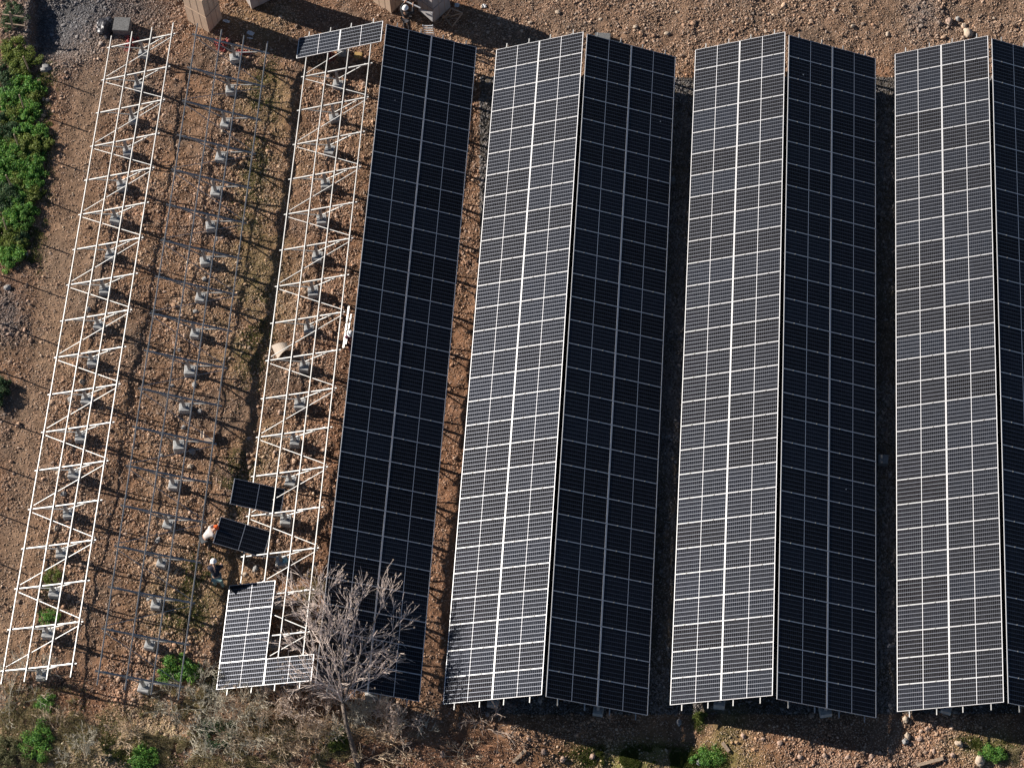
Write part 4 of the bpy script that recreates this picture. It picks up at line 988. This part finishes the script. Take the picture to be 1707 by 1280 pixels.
H_WHITE = mat("helmet_white", (0.75, 0.74, 0.72), 0.35); H_ORANGE = mat("helmet_orange", (0.80, 0.13, 0.03), 0.35)
CL = lambda n, c: noisy(n, c, 0.2, 7.0, 0.9)
BOOT = CL("boot_leather", (0.06, 0.045, 0.035))
STAND = dict(pelvis=(0, 0, 0.95), chest=(0, 0.02, 1.30), neck=(0, 0.02, 1.48), head=(0, 0.05, 1.62), shL=(-0.19, 0.02, 1.42), shR=(0.19, 0.02, 1.42), elL=(-0.27, 0.02, 1.13), elR=(0.27, 0.02, 1.13),
             wrL=(-0.26, 0.16, 0.92), wrR=(0.26, 0.16, 0.92), hipL=(-0.10, 0, 0.90), hipR=(0.10, 0, 0.90), knL=(-0.12, 0.03, 0.50), knR=(0.12, 0.03, 0.50), anL=(-0.13, 0, 0.09), anR=(0.13, 0, 0.09))
def gp(px, py):
    p = G(px, py); p.z = float(gh(p.x, p.y)); return p
# bending away in front of the five mounted panels
J = dict(STAND); J.update(pelvis=(0, 0, 0.92), chest=(0, 0.22, 1.22), neck=(0, 0.34, 1.36), head=(0, 0.44, 1.47), face=(0, 1, -0.5), shL=(-0.19, 0.28, 1.30), shR=(0.19, 0.28, 1.30), elL=(-0.27, 0.40, 1.05), elR=(0.29, 0.36, 1.05), wrL=(-0.20, 0.58, 0.92), wrR=(0.24, 0.56, 0.90),
                        knL=(-0.13, 0.04, 0.50), knR=(0.14, -0.02, 0.50), anL=(-0.14, 0.06, 0.09), anR=(0.16, -0.10, 0.09), hipL=(-0.10, 0, 0.88), hipR=(0.10, 0, 0.88))
person(gp(366, 977), math.radians(12), J, "person in white helmet, navy shirt and teal trousers, standing left of the mounted panels", CL("navy_cloth", (0.02, 0.022, 0.035)), CL("teal_cloth", (0.20, 0.30, 0.28)), H_WHITE, BOOT)
# lifting the loose module
J = dict(STAND); J.update(pelvis=(0, -0.18, 0.86), chest=(0, 0.12, 1.12), neck=(0, 0.27, 1.21), head=(0, 0.40, 1.27), face=(0, 0.8, -0.6), shL=(-0.19, 0.18, 1.17), shR=(0.19, 0.18, 1.17), elL=(-0.28, 0.34, 0.96), elR=(0.28, 0.34, 0.96), wrL=(-0.22, 0.53, 0.92), wrR=(0.22, 0.53, 0.92),
                        hipL=(-0.10, -0.18, 0.82), hipR=(0.10, -0.18, 0.82), knL=(-0.14, 0.06, 0.48), knR=(0.14, 0.02, 0.48), anL=(-0.14, -0.08, 0.09), anR=(0.15, -0.14, 0.09))
person(gp(352, 908), math.radians(-62), J, "person in orange helmet and pale grey shirt, bent over a dark panel", CL("pale_cloth", (0.50, 0.46, 0.43)), CL("dark_cloth", (0.05, 0.055, 0.06)), H_ORANGE, BOOT)
# at the top, holding up a white pole
J = dict(STAND); J.update(elL=(-0.30, 0.16, 1.36), wrL=(-0.22, 0.36, 1.55), elR=(0.30, 0.18, 1.34), wrR=(0.20, 0.38, 1.52))
pt = gp(679, 50)
person(pt, math.radians(-25), J, "person in white helmet and dark clothes at the top, holding a white pole", CL("black_cloth", (0.03, 0.03, 0.034)), CL("black_trousers", (0.035, 0.035, 0.04)), H_WHITE, BOOT)
b = MB(); c0 = pt + Matrix.Rotation(math.radians(-25), 3, 'Z') @ Vector((0.0, 0.42, 1.56)); dr = Vector((0.95, -0.42, -0.10)).normalized()
b.bar(c0 - dr * 0.75, c0 + dr * 0.55, 0.05, 0.05); tag(b.build("pole", M_ALU), "white pole held by the dark-clothed worker beside the cartons", "pole")
# carrying rails beside the leftmost dark array
J = dict(STAND); J.update(elL=(-0.28, 0.12, 1.14), wrL=(-0.26, 0.34, 1.18), elR=(0.27, 0.08, 1.13), wrR=(0.2, 0.3, 1.1))
pc = gp(590, 588)
person(pc, math.radians(2), J, "person in white helmet and maroon clothes carrying rails beside the leftmost dark array", CL("maroon_cloth", (0.09, 0.025, 0.045)), CL("dark_maroon", (0.06, 0.02, 0.035)), H_WHITE, BOOT)
b = MB(); s0, s1 = G(573, 580, 1.25), G(582, 511, 1.35); b.channel(s0, s1, 0.085, 0.06, up=(-0.6, 0, 1)); o = b.build("rail", M_STEEL); tag(o, "longer white steel rail carried by the maroon-clothed worker", "rail", "rails being carried")
b = MB(); s0, s1 = G(577, 574, 1.28), G(586, 524, 1.40); b.channel(s0, s1, 0.06, 0.05, up=(-0.6, 0, 1)); o = b.build("rail", M_STEEL); tag(o, "shorter white steel rail nearest the maroon-clothed worker's body", "rail", "rails being carried")
